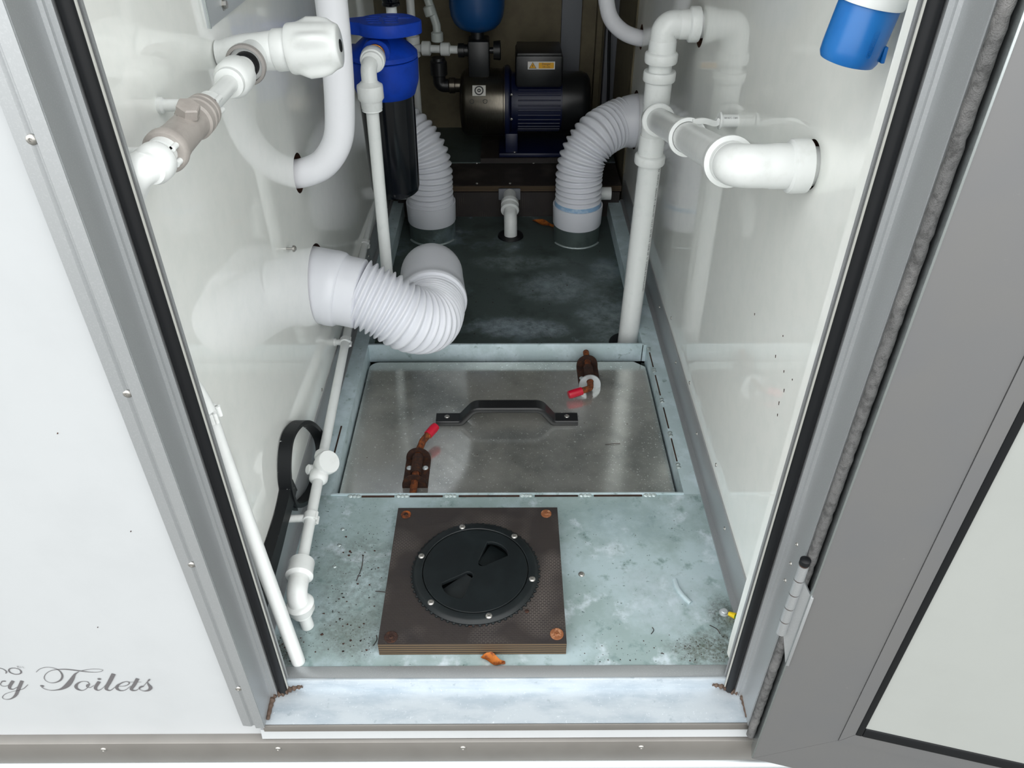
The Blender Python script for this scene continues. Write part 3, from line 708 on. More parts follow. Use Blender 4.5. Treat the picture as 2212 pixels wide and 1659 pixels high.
# lobed handle
o = V((-.2715, 1.0265, .7428)); d = V((1, .02, .06)).normalized(); u0, w0, _ = basis(d)
v = []; f = []; seg = 64; st = [(0, .0285, .0), (.003, .0300, .0), (.010, .0300, .1), (.016, .0295, .5), (.024, .0290, 1), (.040, .0280, 1.0), (.050, .0272, .75), (.056, .0268, .25), (.060, .0262, 0), (.0625, .0248, 0), (.0635, .0225, 0), (.0635, .0001, 0)]
for s, r, k in st:
    for i in range(seg):
        a = 2 * math.pi * i / seg; l = max(0, math.cos(4 * (a + .55) / 2) ** 2) ** 4
        v.append(o + d * s + (u0 * math.cos(a) + w0 * math.sin(a)) * (r + .0085 * l * k))
for i in range(len(st) - 1):
    for k in range(seg): f.append([i * seg + k, i * seg + (k + 1) % seg, (i + 1) * seg + (k + 1) % seg, (i + 1) * seg + k])
f.append(list(range(seg))[::-1])
hd = obj('handle', v, f, 'pvc', t, ang=50)
lathe('indicator', o + d * .063, d, [(0, .0075), (.0015, .0075), (.002, .0065), (.002, .0)], 'rubber', hd, 20, label='dark round indicator on the handle end')

q = thing('drain_pipe', 'white pipe run along upper left wall dropping beside the door frame', 'pipe', (-.304, .656, 0))
lathe('thread', (-.311, .980, ZP), (0, -1, 0), [(0, .0150), (.020, .0150)], 'rubber', t, 28)
lathe('union_nut', (-.311, .968, ZP), (0, -1, 0), [(0, .0130), (.028, .0130), (.030, .0195), (.034, .0210), (.056, .0210), (.062, .0185), (.064, .0165), (.070, .0160), (.072, .0115)], 'pvc', q, 28)
tube('pipe', [(XP, .90, ZP), (XP, .795, ZP)], .0098, 'pvc2', q, 28)
cv = lathe('check_valve', (XP, .806, ZP), (0, -1, 0), [(0, .0125), (.001, .0175), (.008, .0180), (.009, .0168), (.012, .0168), (.013, .0185), (.020, .0188), (.021, .0172), (.025, .0172), (.026, .0188), (.034, .0188), (.036, .0165), (.05, .0160), (.085, .0165), (.095, .0175), (.107, .0185), (.108, .0200), (.115, .0200), (.117, .0185), (.117, .0145)], 'stone', q, 40, label='grey-beige check valve')
axv = V((.35, -.25, .9)).normalized(); cc = V((XP, .752, ZP))
lathe('valve_stem', cc, axv, [(0, .0098), (.015, .0098), (.016, .0105), (.018, .0105)], 'stone', cv, 24)
lathe('hex_cap', cc + axv * .0175, axv, [(0, .0112), (.009, .0112), (.0105, .0100), (.011, .0)], 'stone', cv, 6, ang=20)
tube('pipe', [(XP, .70, ZP), (XP, .672, ZP)], .0118, 'pvc2', q, 28)
lathe('elbow_nut', (XP, .679, ZP - .001), (-.1, -1, 0), [(0, .0130), (.003, .0165), (.006, .0175), (.018, .0175), (.021, .0160), (.024, .0150)], 'pvc', q, 28)
tube('elbow', fillet([(XP, .668, ZP - .001), (-.322, .652, .737), (-.346, .6545, .702)], .014, 8), .0150, 'pvc', q, 28)
dd = V((.012, .001, -.23))
lathe('elbow_nut', (-.3455, .6545, .712), (0, 0, -1), [(0, .0140), (.004, .0145), (.022, .0145), (.027, .0125)], 'pvc', q, 28)
tube('drain_tail', catmull([(-.346, .6545, .705), (-.346, .6545, .62), (-.3455, .6545, .545), (-.3275, .6545, .48), (-.3225, .6548, .40), (-.3135, .6555, .20), (-.304, .6565, .0005)], 10), .0096, 'pvc2', q, 28)
CG = None
clip('white clip holding pipe between stop tap and check valve', XP, .822, ZP, .0098, XL, (0, 1, 0))
clip('white clip holding pipe just above the door frame seal on left', XP, .686, ZP, .0118, XL, (0, 1, 0))
clip('white clip near left door frame holding the upright drain pipe', -.3255, .6546, .462, .0096, XL, (-.05, 0, .99))
clip('white clip on drain pipe high up behind the left door seal', -.346, .6545, .655, .0096, XL, (0, 0, 1))

# ---- floor level run at the left wall
rp0, rp1 = V((-.338, 1.335, .088)), V((-.3130, .765, .069))
def rp_(y): return rp0.lerp(rp1, (rp0.y - y) / (rp0.y - rp1.y))
q = thing('floor_pipe', 'thin white pipe run low along left wall with a valve and elbow', 'pipe', (-.303, .717, 0))
tube('pipe', [rp_(2.2), rp_(.775)], .0087, 'pvc2', q, 24)
vv_ = rp_(.985); dr = (rp1 - rp0).normalized()
bd = lathe('valve_body', vv_ - dr * .030, dr, [(0, .0095), (.002, .0140), (.010, .0145), (.013, .0125), (.018, .0120), (.026, .0135), (.034, .0135), (.042, .0115), (.046, .0130), (.049, .0155), (.062, .0155), (.066, .0125), (.068, .0095)], 'pvc', q, 28)
ka = V((.62, -.30, .62)).normalized()
lathe('valve_knob', vv_ + ka * .004, ka, [(0, .012), (.008, .012), (.009, .0195), (.012, .0205), (.022, .0205), (.0242, .0192), (.0246, .0)], 'pvc', bd, 32)
lathe('valve_lug', vv_ + V((-.012, -.006, -.004)), (-.6, -.3, .4), [(0, .009), (.010, .009), (.012, .007)], 'pvc', bd, 16)
lathe('elbow_nut', rp_(.786), dr, [(0, .0092), (.002, .0150), (.004, .0185), (.006, .0192), (.024, .0192), (.028, .0205), (.031, .0205), (.034, .0160), (.036, .0145)], 'pvc', q, 32)
tube('elbow', fillet([rp_(.765), V((-.3100, .7200, .0675)), V((-.3055, .7175, .030))], .016, 10), .0150, 'pvc', q, 28)
lathe('elbow_nut', V((-.3070, .7185, .056)), (.08, -.02, -1), [(0, .0150), (.002, .0190), (.005, .0205), (.007, .0192), (.017, .0190), (.021, .0165), (.022, .010)], 'pvc', q, 32)
tube('floor_stub', [(-.3055, .7175, .04), (-.303, .717, .0005)], .0095, 'pvc2', q, 24)
for y, lb_ in ((.868, 'white clip on low pipe between the valve and its elbow'), (1.345, 'white clip on low pipe just under the bulging corrugated hose'), (1.755, 'white clip on low pipe seen left of the filter pipe')):
    c = rp_(y); clip(lb_, c.x, c.y, c.z, .0087, XL, dr)

# ---- black rubber loop stuck to the left wall
h = thing('rubber_strap', 'black rubber loop with long tail stuck on left wall', 'strap', (-.352, .9, .05))
lp = catmull([(-.352, .905, .062), (-.351, .883, .110), (-.350, .895, .160), (-.350, .937, .183), (-.349, 1.000, .160), (-.347, 1.050, .110), (-.346, 1.080, .052), (-.343, 1.050, .022), (-.346, .975, .022)], 10, True)
tube('loop', lp, 1, 'rubberw', h, closed=True, ell=[(.010, .0035), (-.010, .0035), (-.010, -.0035), (.010, -.0035)], up=(1, 0, 0))
tl = catmull([(-.352, .90, .115), (-.352, .862, .105), (-.352, .80, .100), (-.352, .73, .100), (-.352, .66, .097)], 8)
tube('tail', tl, [1.1, *[.85 + .5 * abs(k / 30 - .35) for k in range(len(tl) - 2)], .9], 'rubberw', h, ell=[(.009, .016), (-.009, .016), (-.009, -.016), (.009, -.016)], up=(1, 0, 0))
obj('web', [(-.355, .905, .13), (-.355, .905, .05), (-.355, .85, .115), (-.349, .905, .13), (-.349, .905, .05), (-.349, .85, .115)], [[0, 1, 2], [3, 5, 4], [0, 3, 4, 1], [1, 4, 5, 2], [2, 5, 3, 0]], 'rubberw', h, smooth=False)

# ---- small things on the left wall
k = thing('wall_screw', 'long shiny screw sticking out of left wall beside the corrugated hose', 'screw', (XL, 1.15, .404))
tube('shank', [(XL, 1.15, .404), (XL + .011, 1.15, .404)], .0018, 'chrome', k, 10)
lathe('screw_head', (XL + .010, 1.15, .404), (1, 0, 0), [(0, .0022), (.001, .0055), (.004, .0052), (.006, .003), (.0062, 0)], 'chrome', k, 16)
k = thing('metal_bracket', 'grey metal angle bracket bolted high on left wall', 'bracket', (XL, 1.1, .77))
box('bracket_plate', (XL, 1.012, .770), (XL + .0035, 1.40, .98), 'zinc', k)
box('bracket_flange', (XL + .0035, 1.010, .770), (XL + .0050, 1.0125, .98), 'edge', k)
lathe('bolt', (XL + .0035, 1.075, .784), (1, 0, 0), [(0, .0075), (.001, .0075), (.001, .005), (.005, .005), (.005, 0)], 'chrome', k, 6, ang=20)

# ---- right hand waste pipe
WX, WY, WR = .285, 1.53, .0232
q = thing('waste_pipe', 'thick white waste pipe with tee and branch on right wall', 'pipe', (WX, WY, ZR))
pt = V((WX, WY, .0)); base = V((.280, WY, ZR))
tube('downpipe', [(.280, WY, ZR + .002), (.2868, WY, .42)], WR, 'pvc2', q, 36)
def socket(name, o, d, L, lip=.0062, m='pvc'):
    """socket sleeve with a thick collar at its far end"""
    return lathe(name, o, d, [(0, WR + .0015), (.002, WR + .0022), (L - .020, WR + .0022), (L - .018, WR + lip), (L - .016, WR + lip + .0012), (L - .003, WR + lip + .0012), (L, WR + lip), (L, WR)], m, q, 40)
socket('tee_socket', (.286, WY, .455), (-.02, 0, -1), .058)
tube('tee_body', [(.2864, WY, .40), (.2862, WY, .535)], WR + .0012, 'pvc', q, 36)
BR0, BR1 = V((.2855, 1.53, .488)), V((.265, .873, .652)); bd_ = (BR1 - BR0).normalized()
tube('tee_branch', [BR0 - bd_ * .0, BR0 + bd_ * .055], [WR + .003, WR + .003], 'pvc', q, 36)
lathe('branch_collar', BR0 + bd_ * .038, bd_, [(0, WR + .0030), (.002, WR + .0070), (.016, WR + .0078), (.018, WR + .006), (.018, WR)], 'pvc', q, 40)
socket('upper_socket', (.286, WY, .515), (0, 0, 1), .062)
tube('riser_spigot', [(.2858, WY, .56), (.2856, WY, .62)], WR - .0015, 'pvc', q, 32)
socket('elbow_socket', (.2856, WY, .632), (0, 0, -1), .040)
tube('top_elbow', fillet([(.2856, WY, .615), (.2856, WY, .6585), (.320, WY, .6585)], .030, 12), WR + .0012, 'pvc', q, 36)
socket('wall_socket', (.312, WY, .6585), (1, 0, 0), .036)
tube('wall_stub', [(.34, WY, .6585), (.375, WY, .6585)], WR, 'pvc', q, 32)
tube('branch_pipe', [BR0 + bd_ * .05, BR1 - bd_ * .03], WR - .0005, 'pvc2', q, 36)
lathe('elbow_collar', BR1 - bd_ * .052, bd_, [(0, WR), (.0, WR + .0060), (.003, WR + .0075), (.014, WR + .0075), (.018, WR + .0022), (.03, WR + .0018)], 'pvc', q, 40)
tube('branch_elbow', fillet([BR1 - bd_ * .040, BR1, V((.312, .873, .652))], .026, 12), WR + .0016, 'pvc', q, 36)
lathe('wall_socket', (.295, .873, .652), (1, 0, 0), [(0, WR + .0016), (.008, WR + .0020), (.010, WR + .0026), (.028, WR + .0026), (.030, WR + .0070), (.034, WR + .0078), (.050, WR + .0075), (.052, WR + .0050), (.052, WR)], 'pvc', q, 40)
tube('wall_stub', [(.345, .873, .652), (.375, .873, .652)], WR - .001, 'pvc', q, 32)
# printed line down the pipe
def pipe_text(txt, size, p_of, e_along, r, ang, axis_o, axis_d, m, parent, name='print', label=None):
    v, f = g_curve(None, 0, (0, 0, 0), (1, 0, 0), (0, 1, 0), 0, txt, size)
    d = V(axis_d).normalized(); a0, a1 = V((0, -1, 0)), V((1, 0, 0))
    out = []
    for x in v:
        s = ang + x.y / r; out.append(V(axis_o) + d * x.x + (a0 * math.cos(s) + a1 * math.sin(s)) * (r + .0003))
    return obj(name, out, f, m, parent, smooth=False, label=label)
tx = pipe_text('LTD  WPTM  36mm X 1.8mm PP  13:17  04 08 13  LINE 24  D  MADE IN ENGLAND', .0072, None, None, WR, math.radians(46), V((.2845, WY, .262)), V((-.0146, 0, -1)), 'print', q, label='small dark print running down the pipe')
# scale the print to the visible length
xs = [p_.co.z for p_ in tx.data.vertices]; z0, z1 = min(xs), max(xs); zc = .262 - ZR
for p_ in tx.data.vertices:
    nz = (p_.co.z - (z0 + z1) / 2) / (z1 - z0) * .292 + .254 - ZR
    p_.co.x += (nz - p_.co.z) * .0146; p_.co.z = nz
# grommet
k = thing('rubber_grommet', 'black rubber grommet round the foot of the thick waste pipe', 'grommet', (.280, WY, ZR))
tube('grommet_ring', [(.279 + .033 * math.cos(a), WY + .033 * math.sin(a), ZR + .002) for a in [2 * math.pi * i / 40 for i in range(40)]], 1, 'rubber', k, closed=True, ell=[(.003, .009), (-.002, .010), (-.002, -.010), (.003, -.009)], up=(0, 0, 1))
# clip that holds the branch on a short stub
tb = .52; bc = BR0.lerp(BR1, tb)
c = thing('pipe_clip', 'white clip holding the sloping branch to a short stub on right wall', 'clip', (XR, bc.y, bc.z))
e1 = V((1, 0, .15)); e1 = (e1 - bd_ * e1.dot(bd_)).normalized(); e2 = bd_.cross(e1)
tube('ring', [bc + (e1 * math.cos(a) + e2 * math.sin(a)) * (WR + .003) for a in [2 * math.pi * i / 40 for i in range(40)]], 1, 'pvc', c, closed=True, ell=[(.007, .0028), (-.007, .0028), (-.007, -.0028), (.007, -.0028)], up=bd_)
st0 = V((.327, bc.y + .012, bc.z + .021))
tube('arm', catmull([bc + e2 * -.002 + V((.004, 0, WR + .002)), bc + V((.022, .003, WR + .001)), st0 + V((-.010, -.002, -.003)), st0 + V((-.003, 0, .002))], 6), 1, 'pvc', c, ell=[(.006, .0042), (-.006, .0042), (-.006, -.0042), (.006, -.0042)], up=bd_)
lathe('stub_flange', st0 + V((-.004, 0, 0)), (1, 0, 0), [(0, .0128), (.003, .0128), (.003, .009)], 'pvc', c, 24)
tube('stub', [st0, V((XR, st0.y, st0.z))], .0095, 'pvc2', c, 24)
v, f = g_curve(None, 0, (0, 0, 0), (1, 0, 0), (0, 1, 0), 0, 'BAR 82°C - 3 BAR', .0042)
obj('print', [V((st0.x + .0125 + x.x * .62, st0.y - math.cos(.75 + x.y / .0095) * .0097, st0.z + math.sin(.75 + x.y / .0095) * .0097)) for x in v], f, 'print', c, smooth=False)

# ---- blue-capped stub at the top right
q = thing('capped_pipe', 'bright blue pipe cap under a white tee at top right', 'pipe', (.31, .737, .80))
cx_, cy2 = .311, .738
cpo = lathe('pipe_cap', (cx_ + .003, cy2, .8525), (-.16, .03, -1), [(0, .0258), (.001, .0264), (.038, .0264), (.045, .0260), (.0490, .0240), (.0505, .018), (.0505, 0)], 'bluecap', q, 48)
box('cap_lug', (cx_ + .0190, cy2 - .016, .806), (cx_ + .0225, cy2 - .006, .820), 'bluecap', cpo, .001)
v, f = g_curve([rrect(-.0115, -.0026, .0115, .0026, .0025), rrect(-.0110, -.0021, .0110, .0021, .002)], .0012, (0, 0, 0), (1, 0, 0), (0, 1, 0))
v2, f2 = g_curve(None, .0012, (0, 0, 0), (1, 0, 0), (0, 1, 0), 0, 'McALPINE', .0042)
def wrapc(v):
    r = .0265; a0 = math.radians(9); res = []
    for x in v:
        s = a0 + x.y / r; res.append(V((cx_ + math.sin(s) * (r + x.z) - .0008 - .14 * x.x, cy2 + .0012 - math.cos(s) * (r + x.z), .824 - x.x)))
    return res
b = B(); b.add(wrapc(v), f); b.add(wrapc(v2), f2); b.obj('embossed_mark', 'bluecap', cpo, smooth=False)
lathe('tee_socket', (cx_ + .003, cy2, .8525), (.16, -.03, 1), [(0, .0285), (.002, .0292), (.06, .0292), (.06, .027), (.20, .027)], 'pvc', q, 40)
lathe('tee_branch', (cx_ + .014, cy2, .8875), (1, 0, 0), [(0, .0292), (.0270, .0292)], 'pvc', q, 40)

# ---- aluminium hatch lid with handle and two spring bolts
ZH = -.034
hl = thing('hatch_lid', 'scuffed aluminium tank hatch lid with black handle', 'hatch', (0, 1.22, ZH))
hy0, hy1 = 1.000, 1.443
outl = [(-.3135, hy0), (.3065, hy0), (.3065, hy1 - .020), (.283, hy1)] + [(-.3135 + .022 - .022 * math.sin(a), hy1 - .022 + .022 * math.cos(a)) for a in [math.pi / 2 * i / 6 for i in range(7)]]
plate('lid_plate', [outl], .004, (0, 0, ZH - .002), (1, 0, 0), (0, 1, 0), 'lid', hl, .0006, ang=25)
# handle: flat feet, raised grip
hp = [(-.149, .006), (-.098, .006), (-.070, .040), (.064, .040), (.090, .006), (.140, .006)]
pth = fillet([(x, 1.233, ZH + z) for x, z in hp], [.012, .022, .022, .012], 8)
hd = tube('handle', pth, 1, 'black', hl, ell=[(.0062, .013), (.0035, .0152), (-.0035, .0152), (-.006, .0135), (-.006, -.0135), (-.0035, -.0152), (.0035, -.0152), (.0062, -.013)], up=(0, 0, 1), ang=40)
for x in (-.127, .118): screw(hd, (x, 1.235, ZH + .0118), (0, 0, 1), .0055)
def spring_bolt(cx, cy, s, lever, m_cap):
    """s=+1: bolt pin points to +y (rear), s=-1 to -y; base plate with folded round ears"""
    def w(x, y, z): return V((cx + x * 1.0, cy + y * s, ZH + z))
    hw, hl_ = .0235, .038
    pl = obj('spring_bolt', *g_bbox(tuple(min(a, b_) for a, b_ in zip(w(-hw, -hl_, 0), w(hw, hl_, 0))), (cx + hw, cy + hl_, ZH + .004), .0008), 'rustdark', hl, label='rusty spring bolt with red tipped lever')
    for e, mm in ((-1, m_cap), (1, 'rustdark')):     # upright D-shaped ears at both ends
        D = [(-hw, 0), (hw, 0)] + [(hw * math.cos(a), .006 + .026 * math.sin(a)) for a in [math.pi * k / 16 for k in range(17)]]
        plate('ear', [D, circ(0, .015, .0078, 20)], .003, w(0, e * hl_ * .97, 0), (1, 0, 0), (0, 0, 1), mm, pl, ang=30)
    rz = .015
    end = w(0, hl_ + (.045 if s > 0 else .050), rz)
    L0 = w(0, -hl_ - .008, rz); L1 = V(lever[0]); L2_ = V(lever[1]); L3 = V(lever[2])
    tube('rod', fillet([end, L0, L1, L2_], .010, 6), .0068, 'rust', pl, 18)
    tube('grip', [L1.lerp(L2_, .45), L2_, L3], [.0088, .0092, .0080], 'red', pl, 20, label='red plastic tip')
    turns, n = 13, 13 * 12
    a, e = w(0, -hl_ * .82, rz), w(0, hl_ * .45, rz)
    tube('spring', [a.lerp(e, i / n) + V((.0088 * math.cos(2 * math.pi * i / 12), 0, .0088 * math.sin(2 * math.pi * i / 12))) for i in range(n + 1)], .0016, 'rustdark', pl, 8)
    for x in (-.0150, .0150): screw(pl, w(x, -hl_ * .30, .004), (0, 0, 1), .0058, 'zinc', 'rivet')
    return pl
spring_bolt(-.175, 1.080, -1, [(-.168, 1.147, ZH + .024), (-.148, 1.178, ZH + .030), (-.1445, 1.183, ZH + .031)], 'rustdark')
spring_bolt(.175, 1.386, 1, [(.173, 1.321, ZH + .018), (.132, 1.306, ZH + .014), (.126, 1.304, ZH + .0135)], 'zinc')

# ---- inspection port: plywood pad with black screw-in hatch
ip = thing('inspection_port', 'round black screw-in inspection hatch on a brown plywood pad', 'hatch', (-.053, .80, 0))
bx0, bx1, by0, by1, bz = -.189, .0815, .667, .933, .027
Mb = Matrix.Rotation(math.radians(-.4), 3, 'Z')
HC = (-.053, .7955)
b = B(); b.add(*g_curve([rect(bx0, by0, bx1, by1), circ(HC[0], HC[1], .081, 48)], bz - .0005, (0, 0, (bz + .0005) / 2), (1, 0, 0), (0, 1, 0)))
o = b.obj('plywood_pad', ['filmply', 'plyedge'], ip, smooth=False)
for p_ in o.data.polygons:
    if abs(p_.normal.z) < .5: p_.material_index = 1
HC = (-.053, .7955)
lathe('hatch_flange', (HC[0], HC[1], bz), (0, 0, 1), [(0, .0985), (.003, .0985), (.0065, .0955), (.0078, .0925), (.0082, .0835), (.0072, .0825), (.0, .0825)], 'blackhatch', ip, 72)
hb = B()
for k in range(64):
    a = 2 * math.pi * k / 64; c = V((HC[0] + .0988 * math.cos(a), HC[1] + .0988 * math.sin(a), bz)); hb.add(*g_lathe(c, (0, 0, 1), [(0, .0026), (.0022, .0024), (.003, .001)], 8))
hb.obj('serrated_edge', 'blackhatch', ip)
def wedge(ang, grow=0):
    u = V((math.cos(ang), math.sin(ang))); n = V((-u.y, u.x)); pts = []
    r0, r1 = .010, .062; h0, h1 = .0075 + grow, .0215 + grow
    for a in [math.pi * .5 + math.pi * i / 8 for i in range(9)]: pts.append(u * (r0 + h0 * (1 + math.cos(a))) + n * h0 * math.sin(a))
    for q_ in range(7):
        b_ = math.radians(-70 + 140 * q_ / 6); pts.append(u * (r1 - .014 + .014 * math.cos(b_)) + n * h1 * math.sin(b_) / math.sin(math.radians(70)))
    return [(HC[0] + p_.x, HC[1] + p_.y) for p_ in pts]
WA = math.radians(50)
ld = plate('hatch_cap', [circ(HC[0], HC[1], .0815, 72), wedge(WA), wedge(WA + math.pi)], .007, (0, 0, bz + .0040), (1, 0, 0), (0, 1, 0), 'blackhatch', ip, .0012, ang=35)
lathe('well_floor', (HC[0], HC[1], bz - .0175), (0, 0, 1), [(0, .079), (.0015, .079)], 'blackhatch', ld, 48)
for sg in (0, math.pi):
    u = V((math.cos(WA + sg), math.sin(WA + sg), 0)); n = V((-u.y, u.x, 0)); c = V((HC[0], HC[1], bz))
    v = [c + u * .014 + n * .008 + V((0, 0, .003)), c + u * .014 - n * .008 + V((0, 0, .003)), c + u * .064 - n * .024 - V((0, 0, .0095)), c + u * .064 + n * .024 - V((0, 0, .0095))]
    obj('finger_well', v + [x_ - V((0, 0, .001)) for x_ in v], g_box((0, 0, 0), (1, 1, 1))[1], 'blackhatch', ld, smooth=False)
for a in (68, 23, 158, 338, 203, 278, ):
    pass
for x, y in ((-.078, .884), (.009, .863), (-.142, .822), (.031, .776), (-.117, .733), (-.031, .710)):
    r = math.hypot(x - HC[0], y - HC[1]); q_ = .0900 / r
    screw(ip, (HC[0] + (x - HC[0]) * q_, HC[1] + (y - HC[1]) * q_, bz + .0076), (0, 0, 1), .0052)
for i, (x, y) in enumerate(((-.174, .917), (.062, .918), (.068, .682), (-.171, .678))):
    r = (.0085, .0088, .0098, .0098)[i]
    wsh = lathe('washer', (x, y, bz), (0, 0, 1), [(0, r), (.0012, r), (.0016, r - .0006), (.0016, .0042), (.0006, .0036), (.0006, 0)], ('rust', 'rustcop', 'rustcop', 'rustdark')[i], ip, 24, ang=30)
    screw(wsh, (x, y, bz + .0006), (0, 0, 1), .0042, 'rustcop' if i in (1, 2) else 'rustdark')
screw(ip, (.0255, .722, bz), (0, 0, 1), .0034, 'rustdark')

# ---- earth bolt and yellow-sleeved wire at the right front corner
k = thing('earth_bolt', 'steel earth bolt with yellow sleeved wire in right floor corner', 'bolt', (.328, .737, 0))
lathe('bolt_head', (.3265, .7375, 0), (0, 0, 1), [(0, .0072), (.0012, .0072), (.0012, .0055), (.005, .0052), (.006, .004), (.006, 0)], 'zinc', k, 20)
tube('yellow_sleeve', [(.3325, .7335, .004), (.3405, .727, .0065)], [.0032, .0048], 'yellow', k, 16, label='yellow crimp sleeve')
tube('wire', [(.338, .729, .0060), (.3505, .712, .009)], .0026, 'green', k, 12, label='green earth wire')

# ---- leaves
def leaf(label, cx, cy, cz, L, wd, rz, curl):
    t = thing('dry_leaf', label, 'leaf', (cx, cy, cz))
    v = []; f = []; n = 14
    for i in range(n + 1):
        s = i / n; hw = wd * (math.sin(math.pi * s ** .8) ** .7 + .02); x = (s - .5) * L
        for j in range(5):
            q_ = j / 2 - 1; v.append(V((x, q_ * hw + .003 * math.sin(6 * s), .0008 + curl * q_ * q_ * wd + .0015 * math.sin(9 * s + j))))
    for i in range(n):
        for j in range(4): f.append([i * 5 + j, i * 5 + j + 1, i * 5 + j + 6, i * 5 + j + 5])
    nn = len(v); v += [x + V((0, 0, .0006)) for x in v]; f += [[a + nn for a in q_[::-1]] for q_ in f]
    Rz = Matrix.Rotation(rz, 3, 'Z'); obj('leaf_blade', [V((cx, cy, cz)) + Rz @ x for x in v], f, 'leaf', t)
leaf('curled orange dry leaf lying near the door sill', -.024, .656, .0005, .036, .0075, math.radians(-12), .55)
leaf('rust-coloured dry leaf on the dark floor before the rear right spigot', .105, 2.17, ZR + .0005, .075, .014, math.radians(-30), .3)

# ---- scattered bits of dirt
db = B()
def fleck(x, y, z, s):
    a = random.random() * 6.28; n = random.choice((3, 4, 5)); pts = [V((x + s * random.uniform(.4, 1) * math.cos(a + 6.28 * i / n), y + s * random.uniform(.3, .9) * math.sin(a + 6.28 * i / n), z)) for i in range(n)]
    top = V((x, y, z + s * .5)); db.add(pts + [top], [[i, (i + 1) % n, n] for i in range(n)])
for _ in range(170):
    x = random.gauss(-.235, .035); y = random.uniform(.66, .92)
    if -.33 < x < -.195: fleck(x, y, .0004, random.choice((.0008, .0012, .0016, .003)) * random.uniform(.6, 1.2))
for _ in range(220):
    x = random.uniform(-.335, -.19); fleck(x, random.uniform(.655, .97), .0004, random.uniform(.0005, .0014))
for _ in range(90): fleck(random.uniform(.10, .335), random.uniform(.653, .70), .0004, random.uniform(.0006, .0018))
for _ in range(40): fleck(random.uniform(.10, .30), random.uniform(.70, .95), .0004, random.uniform(.0006, .0014))
for _ in range(45): fleck(random.uniform(-.345, -.30), random.uniform(.653, .70), .0004, random.uniform(.0008, .0026))
for _ in range(40): fleck(random.uniform(-.28, .27), random.uniform(1.05, 1.42), ZH + .0004, random.uniform(.0006, .0018))
for _ in range(40): fleck(random.uniform(-.1, .27), random.uniform(1.5, 2.1), ZR + .0004, random.uniform(.001, .003))
for _ in range(60): fleck(random.uniform(-.31, .20), random.gauss(1.453, .003), -.055, random.uniform(.001, .003))
for x0, y0, z0, a, L in ((-.243, .80, .001, 1.5, .05), (-.21, .78, .001, -.2, .022), (.30, .715, .001, -.9, .02), (-.20, .682, .001, 1.45, .018), (.21, .70, .001, 1.3, .012), (-.075, .705, bz + .001, .9, .03), (-.06, .695, bz + .001, .1, .026), (.19, 1.16, ZH + .001, .1, .03), (.20, 1.48, ZR + .002, .3, .03)):
    p = catmull([V((x0, y0, z0)), V((x0 + L * .5 * math.cos(a) + .003, y0 + L * .5 * math.sin(a), z0 + .001)), V((x0 + L * math.cos(a), y0 + L * math.sin(a), z0))], 6)
    db.add(*g_tube(p, .00055, 6))
mk = B()
for y, z, L in ((.842, .402, .004), (.805, .405, .003), (.79, .385, .0045), (.835, .44, .002), (.795, .36, .005), (.775, .415, .002), (.79, .345, .0035), (.95, .40, .003)):
    mk.add(*g_tube([(XR - .0003, y, z), (XR - .0003, y + .001, z + L)], [.0004, .0007], 6))
mk.obj('scuff_marks', 'rustdark', wr, kind='stuff')
mk = B()
for x, z in ((-.52, .60), (-.41, .36), (-.50, .19), (-.44, .50), (-.60, .34)):
    mk.add(*g_tube([(x, YF - .0003, z), (x + .001, YF - .0003, z + .0014)], .0005, 6))
mk.obj('scuff_marks', 'rustdark', wf, kind='stuff')
tag(db.obj('dirt', 'debris', None, smooth=False), 'dark brown grit and plant bits scattered on the metal floor', 'dirt', kind='stuff')

# ---- centre outlet at the plywood step
q = thing('outlet_elbow', 'small white elbow dropping into the floor below the plywood step', 'pipe', (.006, 2.092, ZR))
tube('elbow', fillet([(.004, 2.215, .030), (.004, 2.150, .028), (.006, 2.095, .004), (.006, 2.092, ZR + .002)], [.03, .03], 8), .0190, 'pvc', q, 28)
lathe('collar', (.004, 2.165, .029), (0, -.94, -.30), [(0, .020), (.001, .0255), (.014, .0262), (.016, .0215), (.022, .0215), (.024, .0262), (.036, .0265), (.038, .020)], 'pvc', q, 32)
box('wall_flange', (-.030, 2.215, .012), (.036, 2.2240, .048), 'post', q, .003, label='grey mounting flange')
k = thing('rubber_grommet', 'black rubber grommet under the small white outlet elbow', 'grommet', (.006, 2.092, ZR))
tube('grommet_ring', [(.006 + .028 * math.cos(a), 2.092 + .028 * math.sin(a), ZR + .002) for a in [2 * math.pi * i / 40 for i in range(40)]], 1, 'rubber', k, closed=True, ell=[(.003, .008), (-.002, .010), (-.002, -.010), (.003, -.008)], up=(0, 0, 1))
q = thing('waste_stub', 'short white pipe stub beside the blue-stained hose cuff', 'pipe', (.28, 2.14, .06))
tube('stub', [(.235, 2.15, .062), (.298, 2.15, .062)], .0185, 'pvc2', q, 24)
q = thing('waste_stub', 'short white pipe stub behind the filter bowl near left wall', 'pipe', (-.31, 2.16, .06))
tube('stub', [(-.298, 2.17, .055), (-.345, 2.17, .055)], .0185, 'pvc2', q, 24)

